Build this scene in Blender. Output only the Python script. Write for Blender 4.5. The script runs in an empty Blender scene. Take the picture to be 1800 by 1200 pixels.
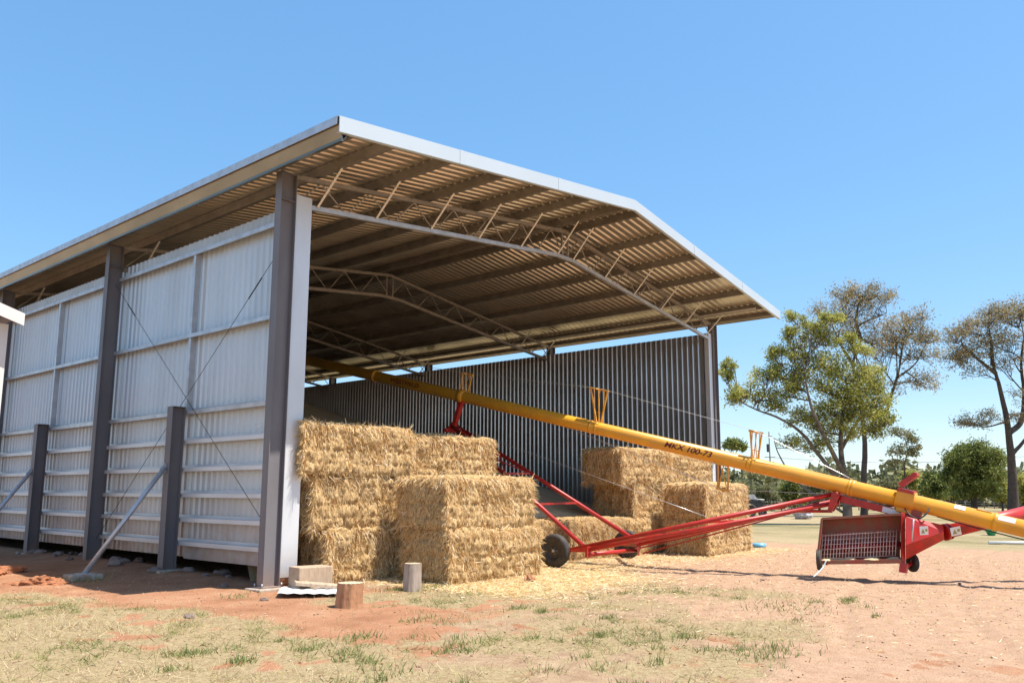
import bpy, math, random
import numpy as np
from mathutils import Vector, Matrix, noise
R=math.radians
random.seed(7); rng=np.random.default_rng(11)
scene=bpy.context.scene
COL=scene.collection
V=Vector
# ------------------------------------------------------------------ camera
H=1.5; FPX=1430.0
FW=V((0.7505,0.6436,0.1479)).normalized()
pitch,yaw,roll=0.1484,R(49.38),0.0062
FW=V((math.sin(yaw)*math.cos(pitch),math.cos(yaw)*math.cos(pitch),math.sin(pitch)))
RT0=V((math.cos(yaw),-math.sin(yaw),0)); UP0=RT0.cross(FW)
RT=RT0*math.cos(roll)+UP0*math.sin(roll); UP=-RT0*math.sin(roll)+UP0*math.cos(roll)
CX,CY=900-23.4,600+56.7
O=V((0,0,H))
cd=bpy.data.cameras.new('camera'); cam=bpy.data.objects.new('camera',cd); COL.objects.link(cam)
M=Matrix((RT,UP,-FW)).transposed().to_4x4(); M.translation=O; cam.matrix_world=M
cd.sensor_width=36; cd.lens=FPX/1800*36; cd.shift_x=23.4/1800; cd.shift_y=56.7/1800
cd.clip_start=.1; cd.clip_end=6000
scene.camera=cam
# sight-line helpers: where a thing seen in a direction stands, at its own distance
def ray(x,y): return FW*FPX+RT*(x-CX)-UP*(y-CY)
def AZ(x,y,z=0): d=ray(x,y); return O+d*((z-H)/d.z)
def AD(x,y,D): return O+ray(x,y)*(D/FPX)
def AX(x,y,X): d=ray(x,y); return O+d*(X/d.x)
def AY(x,y,Y): d=ray(x,y); return O+d*(Y/d.y)
# ------------------------------------------------------------------ materials
def mat(name,base,rough=.6,metal=0,var=.0,vscale=3.,bump=0,bscale=30.,col2=None,coord='Object',stretch=(1,1,1),spec=.5,trans=0,detail=4):
    m=bpy.data.materials.new(name); m.use_nodes=True; nt=m.node_tree; b=nt.nodes['Principled BSDF']
    b.inputs['Base Color'].default_value=(*base,1); b.inputs['Roughness'].default_value=rough
    b.inputs['Metallic'].default_value=metal; b.inputs['Specular IOR Level'].default_value=spec
    tc=nt.nodes.new('ShaderNodeTexCoord'); mp=nt.nodes.new('ShaderNodeMapping'); mp.inputs['Scale'].default_value=stretch
    nt.links.new(tc.outputs[coord],mp.inputs[0])
    if var>0 or col2:
        n=nt.nodes.new('ShaderNodeTexNoise'); n.inputs['Scale'].default_value=vscale; n.inputs['Detail'].default_value=detail
        nt.links.new(mp.outputs[0],n.inputs['Vector'])
        r=nt.nodes.new('ShaderNodeValToRGB'); r.color_ramp.elements[0].position=.35; r.color_ramp.elements[1].position=.68
        c2=col2 if col2 else tuple(max(0,c*(1-var)) for c in base)
        r.color_ramp.elements[0].color=(*c2,1); r.color_ramp.elements[1].color=(*base,1)
        nt.links.new(n.outputs['Fac'],r.inputs[0]); nt.links.new(r.outputs[0],b.inputs['Base Color'])
        mr=nt.nodes.new('ShaderNodeMapRange'); mr.inputs['To Min'].default_value=rough*1.15; mr.inputs['To Max'].default_value=rough*.85
        nt.links.new(n.outputs['Fac'],mr.inputs['Value']); nt.links.new(mr.outputs[0],b.inputs['Roughness'])
    if bump:
        n2=nt.nodes.new('ShaderNodeTexNoise'); n2.inputs['Scale'].default_value=bscale; n2.inputs['Detail'].default_value=5
        nt.links.new(mp.outputs[0],n2.inputs['Vector'])
        bp=nt.nodes.new('ShaderNodeBump'); bp.inputs['Strength'].default_value=bump; bp.inputs['Distance'].default_value=.02
        nt.links.new(n2.outputs['Fac'],bp.inputs['Height']); nt.links.new(bp.outputs[0],b.inputs['Normal'])
    return m
def ramp_mat(name,cols,rough=.8,trans=0.,attr='rnd',spec=.2):
    m=bpy.data.materials.new(name); m.use_nodes=True; nt=m.node_tree; b=nt.nodes['Principled BSDF']
    a=nt.nodes.new('ShaderNodeAttribute'); a.attribute_name=attr
    r=nt.nodes.new('ShaderNodeValToRGB')
    while len(r.color_ramp.elements)<len(cols): r.color_ramp.elements.new(.5)
    for i,c in enumerate(cols):
        r.color_ramp.elements[i].position=i/(len(cols)-1); r.color_ramp.elements[i].color=(*c,1)
    nt.links.new(a.outputs['Fac'],r.inputs[0]); nt.links.new(r.outputs[0],b.inputs['Base Color'])
    b.inputs['Roughness'].default_value=rough; b.inputs['Specular IOR Level'].default_value=spec
    if trans:
        t=nt.nodes.new('ShaderNodeBsdfTranslucent'); nt.links.new(r.outputs[0],t.inputs[0])
        mx=nt.nodes.new('ShaderNodeMixShader'); mx.inputs[0].default_value=trans
        nt.links.new(b.outputs[0],mx.inputs[1]); nt.links.new(t.outputs[0],mx.inputs[2])
        nt.links.new(mx.outputs[0],nt.nodes['Material Output'].inputs['Surface'])
    return m
zinc=mat('zincalume',(.60,.59,.58),.32,.8,var=.16,vscale=1.3,bump=.05,bscale=6,stretch=(1,1,.25))
gutm=mat('gutter_ground_reflection',(.31,.245,.17),.28,.85,var=.25,vscale=2,stretch=(1,.4,1))  # brown of the ground's reflection put into the base colour
wallm=mat('zincalume_wall',(.65,.685,.72),.42,.3,bump=.12,bscale=1.3,var=.16,vscale=.8,stretch=(1,1,.2))
roofm=mat('zincalume_roof',(.80,.70,.56),.32,.80,var=.2,vscale=1.0,bump=.04,bscale=5)
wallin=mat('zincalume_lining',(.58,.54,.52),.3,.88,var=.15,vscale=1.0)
bargem=mat('barge_metal',(.50,.56,.60),.4,.08,var=.06,vscale=.9)
zincw=mat('galv_flashing',(.70,.71,.73),.42,.3,var=.14,vscale=1.2,stretch=(1,1,.5))
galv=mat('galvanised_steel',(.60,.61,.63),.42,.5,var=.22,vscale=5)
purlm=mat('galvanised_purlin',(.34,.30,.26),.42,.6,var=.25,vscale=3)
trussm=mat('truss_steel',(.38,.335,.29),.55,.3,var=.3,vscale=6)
tstrut=mat('pale_brace_steel',(.72,.66,.58),.5,.1,var=.15,vscale=9)
steel=mat('grey_column_paint',(.185,.172,.18),.6,.0,var=.18,vscale=2.5,stretch=(1,1,.4))
conc=mat('concrete',(.46,.41,.34),.9,0,var=.35,vscale=9,bump=.4,bscale=40,col2=(.33,.22,.15))
red=mat('red_paint',(.56,.022,.016),.40,0,vscale=7,col2=(.36,.03,.02),detail=9)
redd=mat('rusty_red',(.34,.06,.035),.6,0,col2=(.24,.12,.065),vscale=7,bump=.2)
yel=mat('yellow_paint',(.80,.37,.02),.36,0,col2=(.66,.30,.035),vscale=2.2,bump=.02,bscale=25,detail=9)
darkred=mat('dark_red_lettering',(.14,.01,.008),.5)
rubber=mat('tyre_rubber',(.028,.027,.026),.8,0,col2=(.075,.06,.05),vscale=14)
blackm=mat('black_hose',(.02,.02,.02),.5)
white=mat('white_paint',(.78,.78,.76),.5,var=.08)
stick=mat('sticker_white',(.80,.80,.76),.4)
stickg=mat('sticker_print',(.35,.30,.10),.5)
wirem=mat('steel_cable',(.66,.65,.62),.35,.6)
gratem=mat('grate_steel',(.78,.60,.52),.5,.1,col2=(.62,.34,.28),vscale=20)
barkd=mat('dark_bark',(.055,.040,.035),.95,0,col2=(.10,.075,.06),vscale=4,bump=.5,bscale=12)
barkm=mat('mid_bark',(.22,.18,.15),.9,0,col2=(.10,.075,.06),vscale=3,bump=.4,bscale=12)
barkp=mat('pale_gum_bark',(.40,.36,.31),.85,0,col2=(.20,.15,.12),vscale=2.5,bump=.2,bscale=10)
log_bark=mat('log_bark',(.52,.28,.14),.9,0,col2=(.34,.16,.08),vscale=6,bump=.6,stretch=(1,1,.3))
log_grey=mat('weathered_log',(.42,.34,.28),.9,0,col2=(.28,.20,.15),vscale=8,bump=.5,stretch=(1,1,.25))
cutwood=mat('cut_wood',(.60,.46,.31),.85,0,col2=(.45,.32,.2),vscale=10)
sawn=mat('sawn_timber',(.50,.37,.26),.85,0,col2=(.38,.26,.17),vscale=5,bump=.3,stretch=(6,1,1))
rockm=mat('grey_stone',(.26,.20,.17),.95,0,col2=(.16,.11,.09),vscale=6,bump=.5)
dirtm=mat('red_earth',(.40,.165,.075),1,0,col2=(.28,.11,.05),vscale=12,bump=.8,bscale=30)
grainm=mat('grain',(.62,.46,.27),1,0,col2=(.52,.37,.21),vscale=3,bump=.2,bscale=60)
bluem=mat('blue_plastic',(.12,.38,.60),.4); greenm=mat('green_plastic',(.03,.36,.15),.4)
tarpm=mat('grey_tarp',(.50,.49,.53),.7,var=.3,vscale=3)
postm=mat('fence_timber',(.16,.12,.10),.95,var=.3)
nbm=mat('neighbour_cream',(.74,.69,.66),.6,var=.05)
strawcols=[(.36,.20,.07),(.68,.44,.18),(.84,.61,.31),(.94,.77,.48),(.96,.87,.67)]
straw=ramp_mat('straw',strawcols,.6,trans=.34)
def bale_body():
    m=bpy.data.materials.new('pressed_straw'); m.use_nodes=True; nt=m.node_tree; b=nt.nodes['Principled BSDF']
    tc=nt.nodes.new('ShaderNodeTexCoord'); mp=nt.nodes.new('ShaderNodeMapping'); mp.inputs['Scale'].default_value=(9,9,2.2)
    n=nt.nodes.new('ShaderNodeTexNoise'); n.inputs['Scale'].default_value=6; n.inputs['Detail'].default_value=7; n.inputs['Roughness'].default_value=.75
    n.inputs['Distortion'].default_value=.6
    nt.links.new(tc.outputs['Object'],mp.inputs[0]); nt.links.new(mp.outputs[0],n.inputs['Vector'])
    r=nt.nodes.new('ShaderNodeValToRGB'); e=r.color_ramp.elements; e[0].position=.38; e[0].color=(.12,.06,.02,1); e[1].position=.68; e[1].color=(.84,.61,.33,1)
    k=e.new(.5); k.color=(.55,.35,.15,1)
    nt.links.new(n.outputs['Fac'],r.inputs[0]); nt.links.new(r.outputs[0],b.inputs['Base Color']); b.inputs['Roughness'].default_value=.9
    bp=nt.nodes.new('ShaderNodeBump'); bp.inputs['Strength'].default_value=.9; bp.inputs['Distance'].default_value=.03
    nt.links.new(n.outputs['Fac'],bp.inputs['Height']); nt.links.new(bp.outputs[0],b.inputs['Normal'])
    return m
balem=bale_body()
def add_dust(m,h0,h1,col=(.36,.21,.13),amt=.85):
    nt=m.node_tree; L=nt.links.new; b=nt.nodes['Principled BSDF']
    src=b.inputs['Base Color'].links[0].from_socket if b.inputs['Base Color'].links else None
    g=nt.nodes.new('ShaderNodeNewGeometry'); sx=nt.nodes.new('ShaderNodeSeparateXYZ'); L(g.outputs['Position'],sx.inputs[0])
    mr=nt.nodes.new('ShaderNodeMapRange'); mr.inputs['From Min'].default_value=h1; mr.inputs['From Max'].default_value=h0; L(sx.outputs['Z'],mr.inputs[0])
    n=nt.nodes.new('ShaderNodeTexNoise'); n.inputs['Scale'].default_value=5; n.inputs['Detail'].default_value=6; L(g.outputs['Position'],n.inputs['Vector'])
    mu=nt.nodes.new('ShaderNodeMath'); mu.operation='MULTIPLY'; L(mr.outputs[0],mu.inputs[0]); L(n.outputs['Fac'],mu.inputs[1])
    m2=nt.nodes.new('ShaderNodeMath'); m2.operation='MULTIPLY'; m2.use_clamp=True; m2.inputs[1].default_value=amt*1.6; L(mu.outputs[0],m2.inputs[0])
    x=nt.nodes.new('ShaderNodeMix'); x.data_type='RGBA'; L(m2.outputs[0],x.inputs[0]); L(src,x.inputs[6]); x.inputs[7].default_value=(*col,1); L(x.outputs[2],b.inputs['Base Color'])
add_dust(wallm,.3,1.5,amt=.7); add_dust(steel,0,.5,amt=.5); add_dust(zincw,0,.7,amt=.6)
# ------------------------------------------------------------------ object helpers
def tag(o,label=None,cat=None,group=None,kind=None):
    if label:o['label']=label
    if cat:o['category']=cat
    if group:o['group']=group
    if kind:o['kind']=kind
    return o
def empty(name,loc=(0,0,0),rz=0):
    o=bpy.data.objects.new(name,None); COL.objects.link(o); o.location=loc; o.rotation_euler=(0,0,rz); o.empty_display_size=.2
    return o
def link(name,me,parent=None):
    o=bpy.data.objects.new(name,me); COL.objects.link(o)
    if parent is not None:
        o.parent=parent
        # parts are modelled in world coordinates: keep them there
        bpy_par[o.name]=parent
        w=wmat(parent); o.matrix_parent_inverse=w.inverted()
    return o
bpy_par={}
def wmat(o):
    m=Matrix.LocRotScale(o.location,o.rotation_euler,o.scale)
    if o.parent: m=wmat(o.parent)@o.matrix_parent_inverse@m
    return m
class MB:
    def __init__(s): s.v=[];s.f=[];s.mi=[];s.m=0;s.smooth=[];s.sm=False
    def face(s,idx): s.f.append(tuple(idx)); s.mi.append(s.m); s.smooth.append(s.sm)
    def add(s,vs,fs):
        b=len(s.v); s.v+= [tuple(v) for v in vs]
        for f in fs: s.face([b+i for i in f])
    def box(s,lo,hi):
        x0,y0,z0=lo;x1,y1,z1=hi
        s.add([(x0,y0,z0),(x1,y0,z0),(x1,y1,z0),(x0,y1,z0),(x0,y0,z1),(x1,y0,z1),(x1,y1,z1),(x0,y1,z1)],
              [(0,3,2,1),(4,5,6,7),(0,1,5,4),(1,2,6,5),(2,3,7,6),(3,0,4,7)])
    def hexa(s,b4,t4): s.add(list(b4)+list(t4),[(0,3,2,1),(4,5,6,7),(0,1,5,4),(1,2,6,5),(2,3,7,6),(3,0,4,7)])
    def beam(s,p0,p1,w,h,up=(0,0,1)):
        p0,p1=V(p0),V(p1); d=(p1-p0).normalized(); u=V(up)
        if abs(d.dot(u))>.98: u=V((1,0,0))
        a=d.cross(u).normalized(); c=a.cross(d)
        q=[a*-w/2-c*h/2,a*w/2-c*h/2,a*w/2+c*h/2,a*-w/2+c*h/2]
        s.add([p0+k for k in q]+[p1+k for k in q],[(0,1,2,3)[::-1],(4,5,6,7),(0,1,5,4),(1,2,6,5),(2,3,7,6),(3,0,4,7)])
    def tube(s,p0,p1,r0,r1=None,n=12,caps=True):
        r1=r0 if r1 is None else r1; s.path([p0,p1],[r0,r1],n,caps)
    def path(s,pts,rs,n=8,caps=True):
        pts=[V(p) for p in pts]; b=len(s.v); old=s.sm; s.sm=True
        a=None
        for i,p in enumerate(pts):
            d=(pts[min(i+1,len(pts)-1)]-pts[max(i-1,0)]).normalized()
            if a is None:
                a=d.cross(V((0,0,1)) if abs(d.z)<.95 else V((1,0,0))).normalized()
            else:
                a=(a-d*a.dot(d)).normalized()
            c=a.cross(d)
            for k in range(n):
                t=2*math.pi*k/n; s.v.append(tuple(p+(a*math.cos(t)+c*math.sin(t))*rs[i]))
        for i in range(len(pts)-1):
            for k in range(n):
                k2=(k+1)%n; s.face((b+i*n+k,b+i*n+k2,b+(i+1)*n+k2,b+(i+1)*n+k))
        s.sm=False
        if caps:
            s.face([b+k for k in range(n)][::-1]); e=b+(len(pts)-1)*n; s.face([e+k for k in range(n)])
        s.sm=old
    def lathe(s,c,axis,prof,n=28):
        c=V(c);d=V(axis).normalized(); a=d.cross(V((0,0,1)) if abs(d.z)<.9 else V((1,0,0))).normalized(); e=a.cross(d)
        b=len(s.v); old=s.sm; s.sm=True
        for (r,h) in prof:
            for k in range(n):
                t=2*math.pi*k/n; s.v.append(tuple(c+d*h+(a*math.cos(t)+e*math.sin(t))*r))
        for i in range(len(prof)-1):
            for k in range(n):
                k2=(k+1)%n; s.face((b+i*n+k,b+i*n+k2,b+(i+1)*n+k2,b+(i+1)*n+k))
        s.sm=old
    def poly(s,pts): b=len(s.v); s.v+=[tuple(p) for p in pts]; s.face(range(b,b+len(pts)))
    def prism(s,pts,off):
        n=len(pts); off=V(off); b=len(s.v); s.v+=[tuple(V(p)) for p in pts]+[tuple(V(p)+off) for p in pts]
        s.face(range(b,b+n)); s.face([b+n+i for i in range(n)][::-1])
        for i in range(n): j=(i+1)%n; s.face((b+j,b+i,b+n+i,b+n+j))
    def build(s,name,mats,parent=None,bevel=0,fixn=True):
        me=bpy.data.meshes.new(name); me.from_pydata(s.v,[],s.f)
        if not isinstance(mats,(list,tuple)): mats=[mats]
        for m in mats: me.materials.append(m)
        me.polygons.foreach_set('material_index',s.mi); me.polygons.foreach_set('use_smooth',s.smooth)
        me.validate(); me.update()
        if fixn:
            import bmesh; bm=bmesh.new(); bm.from_mesh(me); bmesh.ops.recalc_face_normals(bm,faces=bm.faces); bm.to_mesh(me); bm.free()
        o=link(name,me,parent)
        if bevel:
            bv=o.modifiers.new('bevel','BEVEL'); bv.width=bevel; bv.segments=2; bv.limit_method='ANGLE'
        return o
def np_mesh(name,verts,faces,mats,rnd=None,mi=None,smooth=False,attrs=None,parent=None):
    """verts (n,3), faces (m,k) arrays"""
    me=bpy.data.meshes.new(name); n=len(verts); m,k=faces.shape
    me.vertices.add(n); me.vertices.foreach_set('co',np.ascontiguousarray(verts,dtype=np.float32).ravel())
    me.loops.add(m*k); me.loops.foreach_set('vertex_index',np.ascontiguousarray(faces,dtype=np.int32).ravel())
    me.polygons.add(m); me.polygons.foreach_set('loop_start',np.arange(0,m*k,k,dtype=np.int32))
    me.polygons.foreach_set('loop_total',np.full(m,k,dtype=np.int32))
    for mm in (mats if isinstance(mats,(list,tuple)) else [mats]): me.materials.append(mm)
    if mi is not None: me.polygons.foreach_set('material_index',np.asarray(mi,dtype=np.int32))
    if smooth: me.polygons.foreach_set('use_smooth',np.ones(m,dtype=bool))
    me.update(calc_edges=True)
    if rnd is not None:
        a=me.attributes.new('rnd','FLOAT','POINT'); a.data.foreach_set('value',np.ascontiguousarray(rnd,dtype=np.float32))
    for kx,vv in (attrs or {}).items():
        a=me.attributes.new(kx,'FLOAT','POINT'); a.data.foreach_set('value',np.ascontiguousarray(vv,dtype=np.float32))
    me.validate()
    return link(name,me,parent)
def norm(a): return a/np.maximum(np.linalg.norm(a,axis=-1,keepdims=True),1e-9)
def blades(P,D,L,W,bend=None,taper=.35):
    """P (n,3) roots, D (n,3) unit directions, L,W (n,) -> quads verts (4n,3)"""
    n=len(P); s=norm(np.cross(D,norm(rng.normal(size=(n,3))))); tip=P+D*L[:,None]
    if bend is not None: tip=tip+bend
    w=W[:,None]*.5
    v=np.stack([P-s*w,P+s*w,tip+s*w*taper,tip-s*w*taper],axis=1).reshape(-1,3)
    f=np.arange(4*n).reshape(n,4)
    return v,f
def cyl_wrap_text(txt,size,parent,name,m,p0,d,up_dir,rad,ang0,height,bold=.004,shear=0.):
    cu=bpy.data.curves.new(name,'FONT'); cu.body=txt; cu.size=size; cu.offset=bold; cu.shear=shear; cu.space_character=1.08
    to=bpy.data.objects.new(name+'_t',cu); COL.objects.link(to)
    dg=bpy.context.evaluated_depsgraph_get(); dg.update()
    me=bpy.data.meshes.new_from_object(to.evaluated_get(dg)); COL.objects.unlink(to); bpy.data.objects.remove(to)
    import bmesh
    bm=bmesh.new(); bm.from_mesh(me); bmesh.ops.triangulate(bm,faces=bm.faces)
    bmesh.ops.subdivide_edges(bm,edges=[e for e in bm.edges if e.calc_length()>.02],cuts=2,use_grid_fill=False)
    bmesh.ops.triangulate(bm,faces=bm.faces)
    a=V(d).normalized(); u=V(up_dir); u=(u-a*u.dot(a)).normalized(); w=a.cross(u)
    for v in bm.verts:
        t=(v.co.y-height/2)/rad+ang0
        v.co=V(p0)+a*v.co.x+(u*math.sin(t)-w*math.cos(t)*SGN)*(rad+.006)
    bm.to_mesh(me); bm.free(); me.materials.append(m)
    return link(name,me,parent)
# ------------------------------------------------------------------ world & sun
w=bpy.data.worlds.new('World'); scene.world=w; w.use_nodes=True; nt=w.node_tree
sky=nt.nodes.new('ShaderNodeTexSky'); sky.sky_type='NISHITA'; sky.sun_disc=False
SUN=V((.19,-.41,1)).normalized()
sky.sun_elevation=math.asin(SUN.z); sky.sun_rotation=math.atan2(SUN.x,SUN.y)
sky.air_density=1.0; sky.dust_density=.5; sky.ozone_density=6.0; sky.altitude=0
gm=nt.nodes.new('ShaderNodeGamma'); gm.inputs['Gamma'].default_value=.50; hs=nt.nodes.new('ShaderNodeHueSaturation'); hs.inputs['Saturation'].default_value=1.62; hs.inputs['Value'].default_value=1.72
bg=nt.nodes['Background']; nt.links.new(sky.outputs[0],gm.inputs[0]); nt.links.new(gm.outputs[0],hs.inputs['Color']); nt.links.new(hs.outputs[0],bg.inputs[0]); bg.inputs[1].default_value=.15
sl=bpy.data.lights.new('sun','SUN'); so=bpy.data.objects.new('sun',sl); COL.objects.link(so)
sl.energy=4.5; sl.angle=R(.53); sl.color=(1,.955,.87); so.rotation_euler=SUN.to_track_quat('Z','Y').to_euler(); so.location=(0,0,30)
scene.view_settings.view_transform='Standard'; scene.view_settings.look='None'; scene.view_settings.exposure=.88; scene.view_settings.gamma=1
scene.cycles.max_bounces=8; scene.cycles.diffuse_bounces=5; scene.cycles.transparent_max_bounces=8
scene.cycles.caustics_reflective=False; scene.cycles.caustics_refractive=False
# ------------------------------------------------------------------ ground
def sstep(a,b,x): t=np.clip((x-a)/(b-a),0,1); return t*t*(3-2*t)
def vnoise(x,y,s,seed=0,oct=3):
    """vectorised value noise"""
    out=np.zeros_like(x,dtype=float); amp=1;tot=0
    for o in range(oct):
        X=x*s*2**o+37.7*seed+11.3*o; Y=y*s*2**o-19.1*seed+5.7*o
        xi=np.floor(X).astype(np.int64); yi=np.floor(Y).astype(np.int64); fx=X-xi; fy=Y-yi
        fx=fx*fx*(3-2*fx); fy=fy*fy*(3-2*fy)
        def h(a,b):
            n=(a*374761393+b*668265263+seed*974711)&0x7fffffff; n=((n^(n>>13))*1274126177)&0x7fffffff; return ((n^(n>>16))&0xffff)/65535.
        v=(h(xi,yi)*(1-fx)+h(xi+1,yi)*fx)*(1-fy)+(h(xi,yi+1)*(1-fx)+h(xi+1,yi+1)*fx)*fy
        out+=amp*v; tot+=amp; amp*=.5
    return out/tot
def masks(x,y):
    n1=vnoise(x,y,.55,1,4); n2=vnoise(x,y,1.6,2,3); n3=vnoise(x,y,.18,3,3)
    n4=vnoise(x,y,4.5,4,3)
    # bare red earth beside the wall and left of the opening
    d1=np.hypot((x-5.9)/3.0,(y-8.5)/2.6); band=1-sstep(.70,1.15,d1+(n1-.5)*1.1+(n4-.5)*.9)
    wall=(1-sstep(8.0,9.0,x))*sstep(9.0,10.5,y+(n2-.5)*1.5)*sstep(3.6,4.8,x+(n1-.5)*2.)
    spots=sstep(.55,.68,n2*.5+n4*.5)*(1-sstep(8.5,10.5,x))*.8
    redm=np.clip(np.maximum(np.maximum(band,wall),spots),0,1)
    # pale bare yard on the right
    pale=sstep(8.5,13.0,x+(6-y)*1.15-(n1-.5)*6)
    # grass
    g=sstep(.38,.60,n1*.5+n2*.3+n4*.2)
    lawn=(1-sstep(6.2,8.4,y+(x-6)*.3+(n1-.5)*3.0+(n4-.5)*2))
    g1=g*lawn*(1-pale*.93)*(1-.8*redm)
    g2=sstep(.30,.52,n2*.6+n4*.4)*np.exp(-((y-(8.3-(x-9)*.72))/1.25)**2)*sstep(6.8,8,x)*(1-sstep(12.4,13.6,x))
    g3=sstep(.26,.5,n2*.6+n4*.4)*(1-sstep(4.9,6.0,x+(n1-.5)*2.4))*sstep(5,7,y)*(1-sstep(13.3,14.3,y+(n1-.5)*2))
    g4=.3*sstep(.5,.7,n2)*(1-pale)*(1-sstep(9,11,y))
    grass=np.clip(g1+g2*.9+g3+g4,0,1)
    # far paddock
    far=sstep(26,31,x+ (n3-.5)*7+(y-8)*.15)
    # straw litter by the bales
    st=np.exp(-(np.maximum(0,np.abs(y-9.9)-.9)/1.1)**2)*sstep(9.0,10.2,x)*(1-.55*sstep(13,16,x))*(1-sstep(23,25,x))
    st=np.maximum(st,np.exp(-((y-8.7)/1.3)**2)*sstep(9.2,10.4,x)*(1-sstep(13,16,x)))
    st=st*(1-.75*sstep(12.5,15,x)*(1-sstep(8.6,9.6,y)))
    st=np.clip(st*(.55+.9*n2),0,1)
    return redm,pale,grass,far,st
def gz(x,y):
    x=np.asarray(x,dtype=float);y=np.asarray(y,dtype=float)
    near=1-sstep(30,60,np.hypot(x,y))
    z=((vnoise(x,y,.35,5,3)-.5)*.05+(vnoise(x,y,2.2,6,3)-.5)*.035+(vnoise(x,y,6.,8,2)-.5)*.022)*near
    # wheel tracks across the yard
    for o_,k_ in ((0,1),(1.55,1),(3.4,.6),(4.9,.6)):
        c_=1.2+o_+.30*(x-8)-.006*(x-8)**2+.15*np.sin(x*.6); dd=np.abs(y-c_)
        z=z-k_*.020*np.exp(-(dd/.13)**4)*sstep(8,10,x)*(1-sstep(26,34,x))+k_*.010*np.exp(-((dd-.19)/.05)**2)*sstep(8,10,x)*(1-sstep(26,34,x))
    # bank of soil against the wall base
    z=z+.07*np.exp(-((x-7.9)/.5)**2)*sstep(12.4,13.2,y)
    z=z+.07*sstep(12,17,y)*np.exp(-((x-7.4)/1.2)**2)
    return z
def axis(fine0,fine1,step,far):
    a=list(np.arange(fine0,fine1+1e-6,step)); s=step; x=a[-1]
    while x<far: s*=1.25; x+=s; a.append(x)
    s=step; x=a[0]; b=[]
    while x>-far: s*=1.25; x-=s; b.append(x)
    return np.array(b[::-1]+a)
gx=axis(1.5,26,.085,4000); gy=axis(.5,18,.085,4000)
XX,YY=np.meshgrid(gx,gy); vx=XX.ravel(); vy=YY.ravel(); vz=gz(vx,vy)
nx,ny=len(gx),len(gy); ii=(np.arange(ny-1)[:,None]*nx+np.arange(nx-1)[None,:]).ravel()
gf=np.stack([ii,ii+1,ii+1+nx,ii+nx],1)
rm,pm,gm,fm,sm_=masks(vx,vy)
def ground_mat():
    m=bpy.data.materials.new('ground'); m.use_nodes=True; nt=m.node_tree; b=nt.nodes['Principled BSDF']; b.inputs['Roughness'].default_value=1; b.inputs['Specular IOR Level'].default_value=.1
    L=nt.links.new; geo=nt.nodes.new('ShaderNodeNewGeometry')
    def nz(scale,det=6,rough=.6,st=(1,1,1)):
        mp=nt.nodes.new('ShaderNodeMapping'); mp.inputs['Scale'].default_value=st; L(geo.outputs['Position'],mp.inputs[0])
        n=nt.nodes.new('ShaderNodeTexNoise'); n.inputs['Scale'].default_value=scale; n.inputs['Detail'].default_value=det; n.inputs['Roughness'].default_value=rough; L(mp.outputs[0],n.inputs['Vector']); return n.outputs['Fac']
    def rp(f,stops):
        r=nt.nodes.new('ShaderNodeValToRGB')
        while len(r.color_ramp.elements)<len(stops): r.color_ramp.elements.new(.5)
        for e,(p,c) in zip(r.color_ramp.elements,stops): e.position=p; e.color=(*c,1)
        L(f,r.inputs[0]); return r.outputs[0]
    def at(n):
        a=nt.nodes.new('ShaderNodeAttribute'); a.attribute_name=n; return a.outputs['Fac']
    def mix(f,a,c):
        x=nt.nodes.new('ShaderNodeMix'); x.data_type='RGBA'
        L(f,x.inputs[0]); L(a,x.inputs[6]); L(c,x.inputs[7]); return x.outputs[2]
    def brk(f,noise_,amt=.8):
        # roughen a mask edge with noise
        a=nt.nodes.new('ShaderNodeMath'); a.operation='SUBTRACT'; L(noise_,a.inputs[0]); a.inputs[1].default_value=.5
        q=nt.nodes.new('ShaderNodeMath'); q.operation='MULTIPLY_ADD'; L(a.outputs[0],q.inputs[0]); q.inputs[1].default_value=amt*2; L(f,q.inputs[2])
        r=nt.nodes.new('ShaderNodeMapRange'); r.interpolation_type='SMOOTHSTEP'; r.inputs['From Min'].default_value=.3; r.inputs['From Max'].default_value=.7; L(q.outputs[0],r.inputs[0]); return r.outputs[0]
    nA=nz(1.1,8,.65); nB=nz(14,6,.7); nC=nz(60,4,.6); nD=nz(4,7,.7)
    base=rp(nD,[(.3,(0.251,0.163,0.098)),(.5,(0.344,0.232,0.144)),(.7,(0.427,0.316,0.195))])
    palec=rp(nD,[(.3,(0.343,0.209,0.134)),(.5,(0.408,0.259,0.167)),(.72,(0.463,0.315,0.209))])
    redc=rp(nA,[(.3,(0.259,0.121,0.065)),(.5,(0.362,0.181,0.102)),(.7,(0.418,0.241,0.144))])
    grassc=rp(nB,[(.30,(.22,.145,.085)),(.5,(.33,.245,.135)),(.7,(.41,.325,.19))])
    strawc=rp(nB,[(.28,(0.277,0.178,0.079)),(.5,(0.436,0.317,0.158)),(.7,(0.554,0.436,0.248))])
    farc=rp(nz(.18,8,.7,(1,.4,1)),[(.38,(0.139,0.130,0.055)),(.48,(0.278,0.223,0.121)),(.62,(0.389,0.297,0.177))])
    c=mix(brk(at('pale'),nD,.5),base,palec)
    c=mix(brk(at('red'),nD,.6),c,redc)
    c=mix(brk(at('grass'),nB,.45),c,grassc)
    c=mix(brk(at('straw'),nB,.6),c,strawc)
    c=mix(brk(at('far'),nz(.6,5),.5),c,farc)
    # fine speckle of grit
    sp=rp(nC,[(.3,(.62,.60,.58)),(.5,(1,1,1)),(.72,(1.22,1.2,1.17))])
    x=nt.nodes.new('ShaderNodeMix'); x.data_type='RGBA'; x.blend_type='MULTIPLY'; x.inputs[0].default_value=.8; L(c,x.inputs[6]); L(sp,x.inputs[7])
    L(x.outputs[2],b.inputs['Base Color'])
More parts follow.
